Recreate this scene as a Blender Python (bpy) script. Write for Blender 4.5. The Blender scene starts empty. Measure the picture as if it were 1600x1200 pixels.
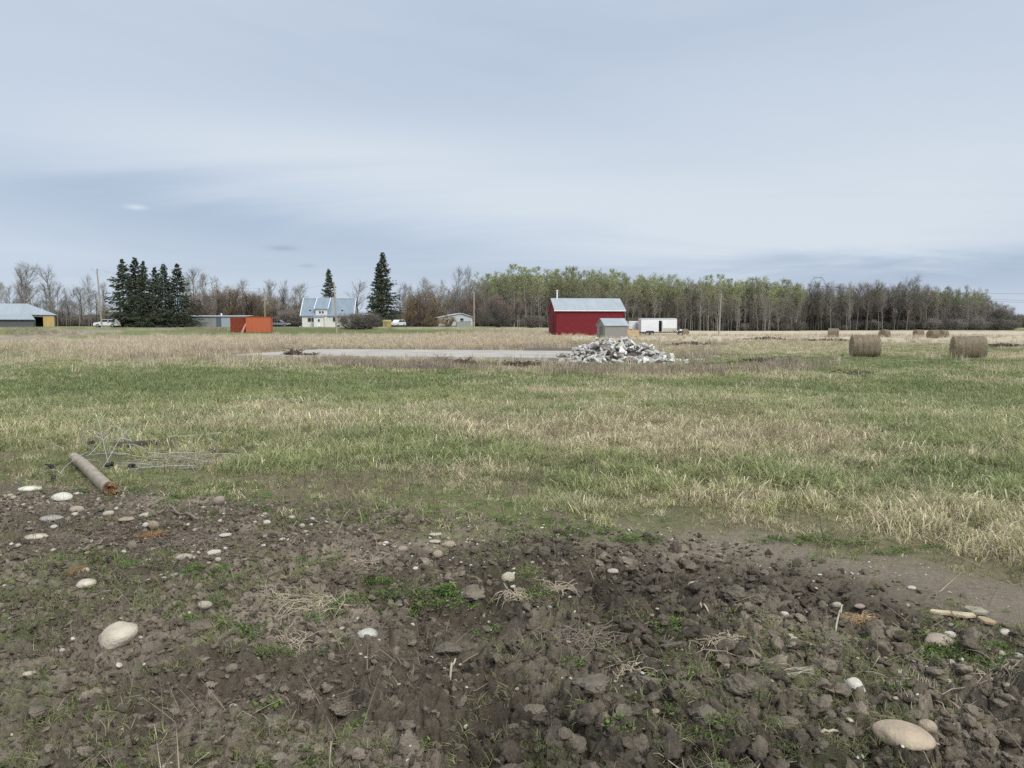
import bpy, bmesh, math, random
import numpy as np
from mathutils import Vector, Matrix
R = math.radians
sc = bpy.context.scene
COL = sc.collection
# ------------------------------------------------------------------ camera, sky, sun
CAM_H = 1.7
F = 1202.0            # focal length in pixels of the 1600 px wide photograph
PITCH = math.atan((600 - 508) / F)
cam_d = bpy.data.cameras.new('camera')
cam = bpy.data.objects.new('camera', cam_d); COL.objects.link(cam)
cam_d.sensor_width = 36.0; cam_d.lens = 36.0 * F / 1600.0
cam_d.clip_start = 0.05; cam_d.clip_end = 20000
cam.location = (0, 0, CAM_H); cam.rotation_euler = (R(90) - PITCH, 0, 0)
sc.camera = cam
SUN_EL, SUN_AZ = 42, 150      # azimuth clockwise from the view direction (+y)
world = bpy.data.worlds.new('World'); sc.world = world; world.use_nodes = True
sc.view_settings.view_transform = 'Standard'; sc.view_settings.look = 'None'
sc.view_settings.exposure = 0.22; sc.view_settings.gamma = 1.0
sc.view_settings.use_curve_mapping = False
sun_d = bpy.data.lights.new('sun', 'SUN'); sun_d.energy = 1.5; sun_d.angle = R(12); sun_d.color = (1, .95, .87)
sun = bpy.data.objects.new('sun', sun_d); COL.objects.link(sun)
sv = Vector((math.sin(R(SUN_AZ)) * math.cos(R(SUN_EL)), math.cos(R(SUN_AZ)) * math.cos(R(SUN_EL)), math.sin(R(SUN_EL))))
sun.rotation_euler = sv.to_track_quat('Z', 'Y').to_euler(); sun.location = (0, 0, 60)

def build_world():
    nt = world.node_tree; N = nt.nodes; L = nt.links; N.clear()
    out = N.new('ShaderNodeOutputWorld'); bg = N.new('ShaderNodeBackground'); bg.inputs[1].default_value = 0.087
    L.new(bg.outputs[0], out.inputs[0])
    sky = N.new('ShaderNodeTexSky'); sky.sky_type = 'NISHITA'; sky.sun_disc = False
    sky.sun_elevation = R(SUN_EL); sky.sun_rotation = R(SUN_AZ)
    tc = N.new('ShaderNodeTexCoord'); sep = N.new('ShaderNodeSeparateXYZ'); L.new(tc.outputs['Generated'], sep.inputs[0])
    def m(op, a, b=None, c=None):
        n = N.new('ShaderNodeMath'); n.operation = op
        for i, v in enumerate((a, b, c)):
            if v is None: continue
            if isinstance(v, (int, float)): n.inputs[i].default_value = v
            else: L.new(v, n.inputs[i])
        return n.outputs[0]
    az = m('ARCTAN2', sep.outputs[0], sep.outputs[1]); el = m('ARCSINE', sep.outputs[2])
    # layered cloud sheet: direction projected on a high plane
    zz = m('ADD', m('MAXIMUM', sep.outputs[2], 0.0), 0.12)
    cx = m('DIVIDE', sep.outputs[0], zz); cy = m('DIVIDE', sep.outputs[1], zz)
    cmb = N.new('ShaderNodeCombineXYZ'); L.new(cx, cmb.inputs[0]); L.new(cy, cmb.inputs[1])
    mp = N.new('ShaderNodeMapping'); mp.inputs['Scale'].default_value = (.55, .9, 1); mp.inputs['Rotation'].default_value = (0, 0, R(12))
    mp.inputs['Location'].default_value = (1.3, .4, 0)
    L.new(cmb.outputs[0], mp.inputs[0])
    nz = N.new('ShaderNodeTexNoise'); nz.inputs['Scale'].default_value = .8; nz.inputs['Detail'].default_value = 5
    nz.inputs['Roughness'].default_value = .58; nz.inputs['Distortion'].default_value = .7; L.new(mp.outputs[0], nz.inputs['Vector'])
    wob = m('MULTIPLY', m('SUBTRACT', nz.outputs[0], .5), .10)
    def blob(px, py, rx, ry, rot=0.0, wobk=1.0):
        a0 = math.atan((px - 800) / F); e0 = math.atan((508 - py) / F * math.cos(a0))
        da = m('DIVIDE', m('SUBTRACT', az, a0), rx / F)
        de = m('SUBTRACT', m('SUBTRACT', m('ADD', el, m('MULTIPLY', wob, wobk)), e0), m('MULTIPLY', m('SUBTRACT', az, a0), rot))
        de = m('DIVIDE', de, ry / F)
        q = m('ADD', m('MULTIPLY', da, da), m('MULTIPLY', de, de))
        return m('EXPONENT', m('MULTIPLY', q, -1.0))
    cl = m('ADD', .52, m('MULTIPLY', m('SUBTRACT', nz.outputs[0], .5), .9))
    for (px, py, rx, ry, rot, w) in [(560, 245, 330, 42, -.02, .38), (1300, 300, 520, 80, .05, .45), (900, 340, 420, 55, -.12, .25),
                                     (150, 210, 300, 50, 0, .12), (360, 345, 520, 50, -.12, -.40), (1480, 420, 300, 32, .02, -.55),
                                     (1080, 400, 300, 30, 0, .22), (150, 60, 260, 120, 0, .05), (700, 90, 600, 90, .05, -.12),
                                     (1250, 160, 300, 60, .1, .10), (650, 430, 700, 60, 0, -.10)]:
        cl = m('ADD', cl, m('MULTIPLY', blob(px, py, rx, ry, rot), w))
    clc = N.new('ShaderNodeClamp'); L.new(cl, clc.inputs[0])
    rp = N.new('ShaderNodeValToRGB'); L.new(clc.outputs[0], rp.inputs[0])
    e = rp.color_ramp.elements; e[0].position = 0; e[0].color = (4.2, 5.12, 6.55, 1); e[1].position = 1; e[1].color = (6.85, 7.55, 8.3, 1)
    q = e.new(.5); q.color = (5.6, 6.48, 7.68, 1)
    mix = N.new('ShaderNodeMixRGB'); mix.inputs[0].default_value = .93; L.new(sky.outputs[0], mix.inputs[1]); L.new(rp.outputs[0], mix.inputs[2])
    cur = mix.outputs[0]
    for (px, py, rx, ry, col, k) in [(221, 327, 12, 3.4, (7.4, 8.2, 9.0, 1), .6), (445, 389, 22, 4, (3.6, 4.3, 5.7, 1), .7), (483, 416, 12, 3, (3.7, 4.4, 5.9, 1), .55)]:
        mx = N.new('ShaderNodeMixRGB'); L.new(m('MULTIPLY', blob(px, py, rx, ry, 0, .05), k), mx.inputs[0]); L.new(cur, mx.inputs[1]); mx.inputs[2].default_value = col
        cur = mx.outputs[0]
    # an overcast sky is brighter overhead, and brightest round the veiled sun
    mr = N.new('ShaderNodeMapRange'); mr.interpolation_type = 'SMOOTHSTEP'; L.new(el, mr.inputs[0]); mr.inputs[1].default_value = R(24); mr.inputs[2].default_value = R(62); mr.inputs[3].default_value = 1; mr.inputs[4].default_value = 2.1
    dt = N.new('ShaderNodeVectorMath'); dt.operation = 'DOT_PRODUCT'; L.new(tc.outputs['Generated'], dt.inputs[0]); dt.inputs[1].default_value = sv
    gl = m('MULTIPLY', m('POWER', m('MAXIMUM', dt.outputs['Value'], 0.0), 6.0), 1.3)
    vs = N.new('ShaderNodeVectorMath'); vs.operation = 'SCALE'; L.new(cur, vs.inputs[0]); L.new(m('ADD', mr.outputs[0], gl), vs.inputs['Scale'])
    warm = N.new('ShaderNodeMixRGB'); warm.blend_type = 'MULTIPLY'; warm.inputs[2].default_value = (1.08, 1.0, .86, 1)
    L.new(m('MINIMUM', m('MULTIPLY', m('SUBTRACT', mr.outputs[0], 1.0), 1.2), 1.0), warm.inputs[0]); L.new(vs.outputs[0], warm.inputs[1])
    L.new(warm.outputs[0], bg.inputs[0])
build_world()
sc.cycles.max_bounces = 5; sc.cycles.diffuse_bounces = 3; sc.cycles.transparent_max_bounces = 8
sc.cycles.use_denoising = False

# ------------------------------------------------------------------ numeric helpers
def sstep(a, b, x):
    t = np.clip((x - a) / (b - a), 0, 1); return t * t * (3 - 2 * t)
def h2(ix, iy, s):
    n = (ix.astype(np.int64) * 374761393 + iy.astype(np.int64) * 668265263 + s * 974634777) & 0xffffffff
    n = ((n ^ (n >> 13)) * 1274126177) & 0xffffffff
    n = ((n ^ (n >> 16)) * 2246822519) & 0xffffffff
    return ((n ^ (n >> 15)) & 0xffffff) / float(0xffffff)
def vnoise(x, y, s=0):
    ix = np.floor(x); iy = np.floor(y); fx = x - ix; fy = y - iy
    fx = fx * fx * fx * (fx * (fx * 6 - 15) + 10); fy = fy * fy * fy * (fy * (fy * 6 - 15) + 10)
    a = h2(ix, iy, s); b = h2(ix + 1, iy, s); c = h2(ix, iy + 1, s); d = h2(ix + 1, iy + 1, s)
    return (a * (1 - fx) + b * fx) * (1 - fy) + (c * (1 - fx) + d * fx) * fy
def fbm(x, y, s=0, o=4, g=.5):
    v = 0; a = 1; t = 0
    for i in range(o):
        c, sn = math.cos(i * 1.1 + .3), math.sin(i * 1.1 + .3)
        v = v + a * vnoise((x * c - y * sn) * 2 ** i + 17.3 * i, (x * sn + y * c) * 2 ** i - 9.1 * i, s + i); t += a; a *= g
    return v / t
def worley(x, y, s):
    ix = np.floor(x); iy = np.floor(y)
    f1 = np.full(x.shape, 9.); f2 = np.full(x.shape, 9.); bx = np.zeros(x.shape); by = np.zeros(x.shape); ci = np.zeros(x.shape); cj = np.zeros(x.shape)
    for i in (-1, 0, 1):
        for j in (-1, 0, 1):
            cx = ix + i; cy = iy + j
            dx = x - cx - .1 - .8 * h2(cx, cy, s); dy = y - cy - .1 - .8 * h2(cx, cy, s + 1)
            d = np.hypot(dx, dy); nr = d < f1
            f2 = np.where(nr, f1, np.minimum(f2, d)); f1 = np.where(nr, d, f1)
            bx = np.where(nr, dx, bx); by = np.where(nr, dy, by); ci = np.where(nr, cx, ci); cj = np.where(nr, cy, cj)
    return f1, f2, bx, by, h2(ci, cj, s + 2), h2(ci, cj, s + 3), h2(ci, cj, s + 4)

def H0(x, y):
    """large form of the land"""
    x = np.asarray(x, float); y = np.asarray(y, float)
    r = np.hypot(x, y); u = np.where(y > 1, x / np.maximum(y, 1), np.sign(x) * 1.0)
    far = 1.3 * (1 - sstep(-.05, .25, u))
    z = np.interp(r, [0, 7, 14, 30, 65, 110], [0, 0, -.12, -.5, -.62, -.08])
    z = z + (far + .08) * sstep(105, 175, r)
    bump = (fbm(x / 6, y / 6, 5, 3) - .5) * .22 * sstep(9, 22, r) * (1 - sstep(60, 160, r))
    bump = bump + (fbm(x / 30, y / 30, 8, 2) - .5) * .35 * sstep(50, 90, r)
    return z + bump

def ray(px, py):
    a = Vector((px - 800, -(py - 600), -F)); a.rotate(cam.rotation_euler); return a.normalized()
def at(px, py):
    """ground point seen at photograph pixel px,py"""
    d = ray(px, py); t = np.exp(np.linspace(math.log(1.5), math.log(3000), 3000))
    z = CAM_H + d.z * t - H0(d.x * t, d.y * t)
    k = int(np.argmax(z < 0)) if (z < 0).any() else len(t) - 1
    k = max(k, 1); w = z[k - 1] / (z[k - 1] - z[k]); tt = t[k - 1] + (t[k] - t[k - 1]) * w
    return d.x * tt, d.y * tt
def pol(px, py):
    x, y = at(px, py); return math.atan2(x, y), math.hypot(x, y)
def line_r(pts):
    q = sorted(pol(*p) for p in pts); return np.array([a for a, _ in q]), np.array([b for _, b in q])
SOIL_A, SOIL_R = line_r([(-60, 752), (0, 755), (110, 768), (200, 776), (330, 790), (420, 806), (520, 822), (620, 838), (760, 850), (900, 858), (1040, 866), (1130, 886), (1250, 914), (1370, 944), (1480, 978), (1600, 1012), (1700, 1045)])
PATH_A, PATH_R = line_r([(-60, 748), (0, 751), (200, 770), (420, 800), (620, 830), (760, 838), (900, 840), (1040, 838), (1130, 842), (1250, 856), (1370, 874), (1480, 898), (1600, 928), (1700, 960)])
ROUGH_A, ROUGH_R = SOIL_A, SOIL_R
def masks(x, y):
    """soil (loose earth), path (smooth compacted earth), 0..1 each"""
    r = np.hypot(x, y); a = np.arctan2(x, y)
    rs = np.interp(a, SOIL_A, SOIL_R); rp = np.interp(a, PATH_A, PATH_R)
    n = (fbm(x * 1.6, y * 1.6, 21, 4) - .5)
    n2 = (fbm(x * 5, y * 5, 25, 3) - .5)
    nk = 1 - .5 * sstep(R(8), R(16), a)
    soil = 1 - sstep(-.10, .14, (r - rs) / rs - n * .22 * nk - n2 * .08 * nk)
    path = 1 - sstep(-.05, .07, (r - rp) / rp - n * .16 - n2 * .10)
    return soil, np.clip(path - soil, 0, 1)
def moss_mask(x, y):
    """short mossy apron in front of the long grass"""
    r = np.hypot(x, y); a = np.arctan2(x, y)
    rp = np.interp(a, PATH_A, PATH_R); w = np.interp(a, [R(-35), R(-25), R(-12), R(0), R(8), R(14), R(35)], [.18, .20, .32, .28, .10, .05, .04])
    n = (fbm(x * .9, y * .9, 31, 4) - .5)
    return 1 - sstep(0, .16, (r - rp) / rp - w - n * .35)

def H1(x, y):
    """full relief near the camera"""
    x = np.asarray(x, float); y = np.asarray(y, float)
    z = H0(x, y); r = np.hypot(x, y)
    soil, path = masks(x, y)
    k = soil * (r < 16)
    wx = x + (fbm(x * 6, y * 6, 41, 3) - .5) * .16; wy = y + (fbm(x * 6, y * 6, 45, 3) - .5) * .16
    wx += (fbm(x * 26, y * 26, 47, 2) - .5) * .035; wy += (fbm(x * 26, y * 26, 49, 2) - .5) * .035
    th = np.arctan2(x, y)
    rough = .80 + .75 * sstep(.42, .58, fbm(x * .8, y * .8, 51, 3)) * sstep(-.45, -.05, th + (fbm(x * .7, y * .7, 55, 2) - .5) * .6)
    rough = rough * (1 - .45 * sstep(5.0, 6.6, r))
    d = 0
    for (s, amp, tl, sd) in ((.62, .062, .13, 100), (.25, .046, .20, 110), (.10, .027, .30, 120), (.036, .010, .40, 130)):
        f1, f2, bx, by, a, b, c = worley(wx / s, wy / s, sd)
        e = sstep(0, .26, f2 - f1)
        d = d + ((a - .45) * amp + (bx * (b - .5) + by * (c - .5)) * s * tl * 1.6 + amp * .3 * (1 - f1)) * e - amp * .62 * (1 - e)
    d = d + (fbm(x * 2.2, y * 2.2, 61, 4) - .5) * .16 + (fbm(x * 22, y * 22, 63, 3) - .5) * .022 + (fbm(x * 60, y * 60, 65, 2) - .5) * .010
    z = z + k * d * rough
    z = z + path * ((fbm(x * 4, y * 4, 71, 4) - .5) * .035 + (fbm(x * 30, y * 30, 75, 2) - .5) * .005)
    g = (1 - np.clip(soil + path, 0, 1)) * (1 - sstep(20, 40, r))
    z = z + g * ((fbm(x * 2.5, y * 2.5, 81, 4) - .5) * .09 + (fbm(x * 14, y * 14, 85, 2) - .5) * .02)
    return z
def Hs(x, y): return float(H1(np.array([x]), np.array([y]))[0])
def Hf(x, y): return float(H0(np.array([x]), np.array([y]))[0])

# colour patches of the field, (px, py, rx, ry, dryness shift, lushness shift) -> metric ellipses on the ground
PATCH = []
def patch(px, py, rx, ry, dry=0, lush=0, mud=0, straw=0):
    x0, y0 = at(px, py); xa, ya = at(px, py - ry); xb, yb = at(px, py + ry)
    rr = max(.5 * math.hypot(xa - xb, ya - yb), .3); lat = rx / F * math.hypot(x0, y0)
    PATCH.append((x0, y0, math.atan2(x0, y0), lat, rr, dry, lush, mud, straw))
for p in [  # near and middle grass
    (250, 590, 420, 24, -.45, .5), (120, 610, 220, 20, -.35, .5), (520, 605, 260, 16, -.35, .45), (820, 590, 200, 16, .05, .1),
    (1180, 606, 260, 9, -.3, .4), (1150, 592, 200, 7, .5, -.2), (1230, 628, 120, 14, .4, -.2), (1450, 600, 200, 20, -.15, .25),
    (700, 640, 300, 18, .15, 0), (1050, 622, 160, 14, .2, -.1), (330, 645, 200, 16, .1, 0), (900, 672, 420, 16, .42, -.3), (1080, 690, 260, 22, .42, -.3),
    (1240, 690, 60, 24, .5, -.3), (600, 688, 130, 15, -.5, .5), (430, 668, 160, 12, .2, -.1), (850, 720, 240, 22, -.4, .35), (560, 730, 200, 18, -.05, .1),
    (1480, 640, 220, 30, -.3, .3), (1400, 735, 260, 28, -.4, .5), (1150, 745, 120, 20, -.1, .2), (1540, 690, 160, 25, -.1, .2), (1050, 775, 140, 24, .3, -.2), (1340, 790, 90, 26, .42, -.2),
    (1480, 815, 200, 20, .28, -.1), (1580, 830, 80, 18, .3, 0), (1200, 800, 150, 26, .4, -.2), (820, 780, 160, 18, .2, -.5), (600, 770, 200, 16, .25, -.5), (120, 690, 220, 18, .1, -.2), (250, 740, 260, 16, -.25, .1),
    (60, 720, 140, 10, -.2, .1), (1560, 745, 60, 14, -.3, .4), (380, 632, 60, 10, .4, -.2), (1340, 655, 130, 14, .0, .1)]:
    patch(*p)
for p in [  # far bands: straw, mud and green
    (600, 537, 420, 9, .9, -.5, 0, .8), (350, 540, 240, 11, .9, -.6, 0, .9), (40, 552, 160, 9, -.3, .25, .1, -.7), (1000, 556, 400, 6, -.15, .1, 0, 0), (1350, 545, 300, 6, -.3, .3, 0, -.2), (200, 543, 90, 10, .5, -.3, 0, .6), (40, 545, 130, 8, .2, 0, .1, .2), (650, 530, 300, 5, .8, -.3, 0, .7),
    (820, 530, 120, 5, .9, -.3, 0, .9), (650, 546, 200, 4, .2, 0, .5, 0), (560, 518, 260, 3, -.5, .4, 0, -.3), (700, 517, 200, 3, -.4, .3, 0, 0), (470, 515, 80, 3, -.5, .5, 0, 0),
    (1350, 523, 420, 5, .9, -.5, 0, 1), (1500, 520, 400, 4, .9, -.5, 0, 1), (1150, 522, 120, 6, .8, -.4, 0, .9), (1220, 531, 70, 1.6, 0, 0, .9, 0), (1330, 532, 90, 1.4, 0, 0, .8, 0), (1560, 541, 60, 3.5, 0, 0, .9, 0), (1080, 539, 50, 5, 0, 0, .85, 0),
    (1130, 545, 110, 8, .5, -.2, 0, .3), (1270, 548, 60, 4, .7, -.2, 0, .5), (1190, 546, 60, 5, -.3, .3, 0, 0), (1400, 536, 200, 3, -.2, .3, 0, 0), (1430, 566, 240, 10, -.55, .5, 0, 0), (1290, 560, 110, 11, -.5, .5, 0, 0), (1450, 590, 260, 14, -.2, .3, 0, 0), (1570, 555, 70, 6, .6, -.2, 0, .3),
    (1160, 566, 60, 3, 0, 0, .8, 0), (1230, 570, 30, 3, 0, 0, .8, 0), (1100, 570, 60, 3, 0, 0, .5, 0), (1270, 578, 50, 2, 0, 0, .5, 0), (980, 570, 170, 5, .1, 0, 1.3, 0), (860, 567, 50, 3, 0, 0, 1.0, 0), (740, 570, 130, 2.6, 0, 0, 1.1, 0), (700, 575, 50, 3, .1, 0, .3, 0), (1340, 588, 14, 2, 0, 0, .7, 0), (560, 590, 16, 2, 0, 0, .6, 0), (1000, 575, 160, 5, .4, -.2, 0, .1),
    (1100, 580, 260, 5, .4, -.1, 0, .2), (540, 566, 200, 6, .7, -.3, .0, .5), (340, 556, 300, 5, .5, -.2, 0, .3), (1500, 578, 160, 7, .3, 0, 0, .2), (90, 555, 140, 5, .1, .1, .2, .1), (560, 545, 60, 4, .2, 0, .4, 0), (10, 548, 20, 2, 0, 0, .8, 0)]:
    patch(*p)
def field(x, y):
    x = np.asarray(x, float); y = np.asarray(y, float)
    r = np.hypot(x, y); w = np.clip(r / 10, .8, 6)
    n = fbm(x / 2.2, y / 1.6, 201, 4) - .5; n2 = fbm(x / 7, y / 5, 205, 4) - .5
    nx = (fbm(x / 1.7, y / 1.7, 211, 3) - .5) * w * 1.5; ny = (fbm(x / 1.7, y / 1.7, 215, 3) - .5) * w * 1.7; fk = np.where(r < 46, .72, 1.0)
    n4 = fbm(x / .8, y / .8, 207, 3) - .5
    dry = .09 + .05 * sstep(44, 60, r) + n * 1.6 + n2 * .7 + n4 * 1.2 * (1 - sstep(15, 40, r)); lush = .50 + (fbm(x / 1.9, y / 1.9, 221, 3) - .5) * 1.3; mud = np.zeros(x.shape); straw = np.zeros(x.shape)
    for (x0, y0, a0, lat, rr, d, l, mu, st) in PATCH:
        c, s = math.cos(a0), math.sin(a0)
        dx = x + nx - x0; dy = y + ny - y0
        g = np.exp(-(((dx * c - dy * s) / lat) ** 2 + ((dx * s + dy * c) / rr) ** 2))
        dry = dry + g * d * fk; lush = lush + g * l * fk; mud = mud + g * mu; straw = straw + g * st
    mud = np.clip(mud + (fbm(x / .9, y / .9, 231, 3) - .5) * 1.2 * (mud > .08), 0, 1)
    return np.clip(dry, 0, 1), np.clip(lush, 0, 1), np.clip(mud * 1.2 - .1, 0, 1), np.clip(straw, 0, 1)
def drive_mask(x, y):
    """gravel track of the farm yard, far left"""
    P = DRIVE; best = np.full(np.shape(x), 1e9); wid = np.zeros(np.shape(x))
    for (a, b, wa), (c, d, wb) in zip(P[:-1], P[1:]):
        vx, vy = c - a, d - b; t = np.clip(((x - a) * vx + (y - b) * vy) / (vx * vx + vy * vy), 0, 1)
        q = np.hypot(x - a - t * vx, y - b - t * vy) - (wa + (wb - wa) * t); best = np.minimum(best, q)
    return 1 - sstep(-.6, .8, best + (fbm(x / 2, y / 2, 241, 3) - .5) * 2.0)
DRIVE = []
for (px, py, w) in [(-150, 541, 2.6), (0, 531, 2.4), (60, 525, 2.8), (110, 520, 3.5), (165, 516.0, 4.), (260, 514.5, 3)]:
    x, y = at(px, py); DRIVE.append((x, y, w))
def lerp3(a, b, t): return a[None, :] * (1 - t[:, None]) + b[None, :] * t[:, None]
A = lambda *v: np.array(v, float)
def grass_col(dry, lush, n):
    """per blade-tuft albedo"""
    g = lerp3(A(.40, .41, .185), A(.25, .295, .125), lush)
    d = lerp3(A(.74, .66, .45), A(.50, .42, .29), np.clip(n * 1.2, 0, 1))
    return g * (1 - dry[:, None]) + d * dry[:, None]

# ------------------------------------------------------------------ material helpers
MATS = {}
def new_mat(name):
    m = bpy.data.materials.new(name); m.use_nodes = True; MATS[name] = m
    return m, m.node_tree.nodes, m.node_tree.links, m.node_tree.nodes['Principled BSDF']
def mat(name, c1, c2=None, scale=8.0, rough=.85, bump=0.0, bscale=None, metal=0.0, spec=.3, stretch=(1, 1, 1), detail=5, contrast=1.0, per_object=0.0, wave=None):
    if name in MATS: return MATS[name]
    m, N, L, b = new_mat(name); c2 = c2 or tuple(v * .75 for v in c1)
    tc = N.new('ShaderNodeTexCoord'); mp = N.new('ShaderNodeMapping'); mp.inputs['Scale'].default_value = stretch; L.new(tc.outputs['Object'], mp.inputs[0])
    n = N.new('ShaderNodeTexNoise'); n.inputs['Scale'].default_value = scale; n.inputs['Detail'].default_value = detail; n.inputs['Roughness'].default_value = .6
    L.new(mp.outputs[0], n.inputs['Vector'])
    r = N.new('ShaderNodeValToRGB'); L.new(n.outputs[0], r.inputs[0])
    e = r.color_ramp.elements; e[0].position = .5 - .22 / contrast; e[1].position = .5 + .22 / contrast; e[0].color = (*c2, 1); e[1].color = (*c1, 1)
    cur = r.outputs[0]
    if per_object:
        oi = N.new('ShaderNodeObjectInfo'); mr = N.new('ShaderNodeMapRange'); L.new(oi.outputs['Random'], mr.inputs[0])
        mr.inputs[3].default_value = 1 - per_object; mr.inputs[4].default_value = 1 + per_object
        vm = N.new('ShaderNodeVectorMath'); vm.operation = 'SCALE'; L.new(cur, vm.inputs[0]); L.new(mr.outputs[0], vm.inputs['Scale']); cur = vm.outputs[0]
    L.new(cur, b.inputs['Base Color']); b.inputs['Roughness'].default_value = rough; b.inputs['Metallic'].default_value = metal
    b.inputs['Specular IOR Level'].default_value = spec
    hgt = None
    if bump:
        n2 = N.new('ShaderNodeTexNoise'); n2.inputs['Scale'].default_value = bscale or scale * 3; n2.inputs['Detail'].default_value = 6; L.new(mp.outputs[0], n2.inputs['Vector']); hgt = n2.outputs[0]
    if wave:     # (axis, frequency, depth) ribbing of sheet metal or boards
        w = N.new('ShaderNodeTexWave'); w.bands_direction = wave[0]; w.inputs['Scale'].default_value = wave[1]; w.inputs['Distortion'].default_value = 0; L.new(tc.outputs['Object'], w.inputs['Vector'])
        if hgt is None: hgt = w.outputs[1]
        else:
            ma = N.new('ShaderNodeMath'); ma.operation = 'MULTIPLY_ADD'; L.new(w.outputs[1], ma.inputs[0]); ma.inputs[1].default_value = wave[2]; L.new(hgt, ma.inputs[2]); hgt = ma.outputs[0]
        bump = max(bump, wave[2] * .3)
    if hgt is not None:
        bp = N.new('ShaderNodeBump'); bp.inputs['Strength'].default_value = min(1, bump); bp.inputs['Distance'].default_value = .02; L.new(hgt, bp.inputs['Height']); L.new(bp.outputs[0], b.inputs['Normal'])
    return m
def blade_mat(name, transl=.3, fixed=None):
    m, N, L, b = new_mat(name)
    if fixed is None:
        at_ = N.new('ShaderNodeAttribute'); at_.attribute_type = 'INSTANCER'; at_.attribute_name = 'gcol'; col = at_.outputs['Color']
    else:
        rgb = N.new('ShaderNodeRGB'); rgb.outputs[0].default_value = (*fixed, 1); col = rgb.outputs[0]
    v = N.new('ShaderNodeAttribute'); v.attribute_name = 'var'
    mr = N.new('ShaderNodeMapRange'); L.new(v.outputs['Fac'], mr.inputs[0]); mr.inputs[3].default_value = .45; mr.inputs[4].default_value = 1.5
    vm = N.new('ShaderNodeVectorMath'); vm.operation = 'SCALE'; L.new(col, vm.inputs[0]); L.new(mr.outputs[0], vm.inputs['Scale'])
    L.new(vm.outputs[0], b.inputs['Base Color']); b.inputs['Roughness'].default_value = .6; b.inputs['Specular IOR Level'].default_value = .25
    tr = N.new('ShaderNodeBsdfTranslucent'); L.new(vm.outputs[0], tr.inputs[0]); mx = N.new('ShaderNodeMixShader'); mx.inputs[0].default_value = transl
    L.new(b.outputs[0], mx.inputs[1]); L.new(tr.outputs[0], mx.inputs[2]); L.new(mx.outputs[0], N['Material Output'].inputs[0])
    return m

# ------------------------------------------------------------------ object helpers
def tag(o, label=None, cat=None, group=None, kind=None):
    if label: o['label'] = label
    if cat: o['category'] = cat
    if group: o['group'] = group
    if kind: o['kind'] = kind
    return o
def empty(name, loc, rz=0.0, label=None, cat=None, group=None):
    o = bpy.data.objects.new(name, None); COL.objects.link(o); o.location = loc; o.rotation_euler = (0, 0, rz); o.empty_display_size = .2
    return tag(o, label, cat, group)
def link(name, me, parent=None, loc=None):
    o = bpy.data.objects.new(name, me); COL.objects.link(o)
    if parent: o.parent = parent
    if loc is not None: o.location = loc
    return o
def np_mesh(name, v, f, mat_=None, smooth=False, attrs=None):
    """v (n,3), f list of equally sized index rows (m,k)"""
    me = bpy.data.meshes.new(name); v = np.asarray(v, np.float32); f = np.asarray(f, np.int32); k = f.shape[1]
    me.vertices.add(len(v)); me.vertices.foreach_set('co', v.ravel()); me.loops.add(f.size); me.loops.foreach_set('vertex_index', f.ravel())
    me.polygons.add(len(f)); me.polygons.foreach_set('loop_start', np.arange(0, f.size, k, dtype=np.int32)); 
    me.polygons.foreach_set('loop_total', np.full(len(f), k, np.int32))
    if smooth: me.polygons.foreach_set('use_smooth', np.ones(len(f), bool))
    for nm, (ty, arr) in (attrs or {}).items():
        a = me.attributes.new(nm, ty, 'POINT'); a.data.foreach_set({'FLOAT': 'value', 'FLOAT_VECTOR': 'vector', 'FLOAT_COLOR': 'color', 'INT': 'value'}[ty], np.ascontiguousarray(arr).ravel())
    me.update(calc_edges=True); me.validate()
    if mat_: me.materials.append(mat_)
    return me
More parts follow.
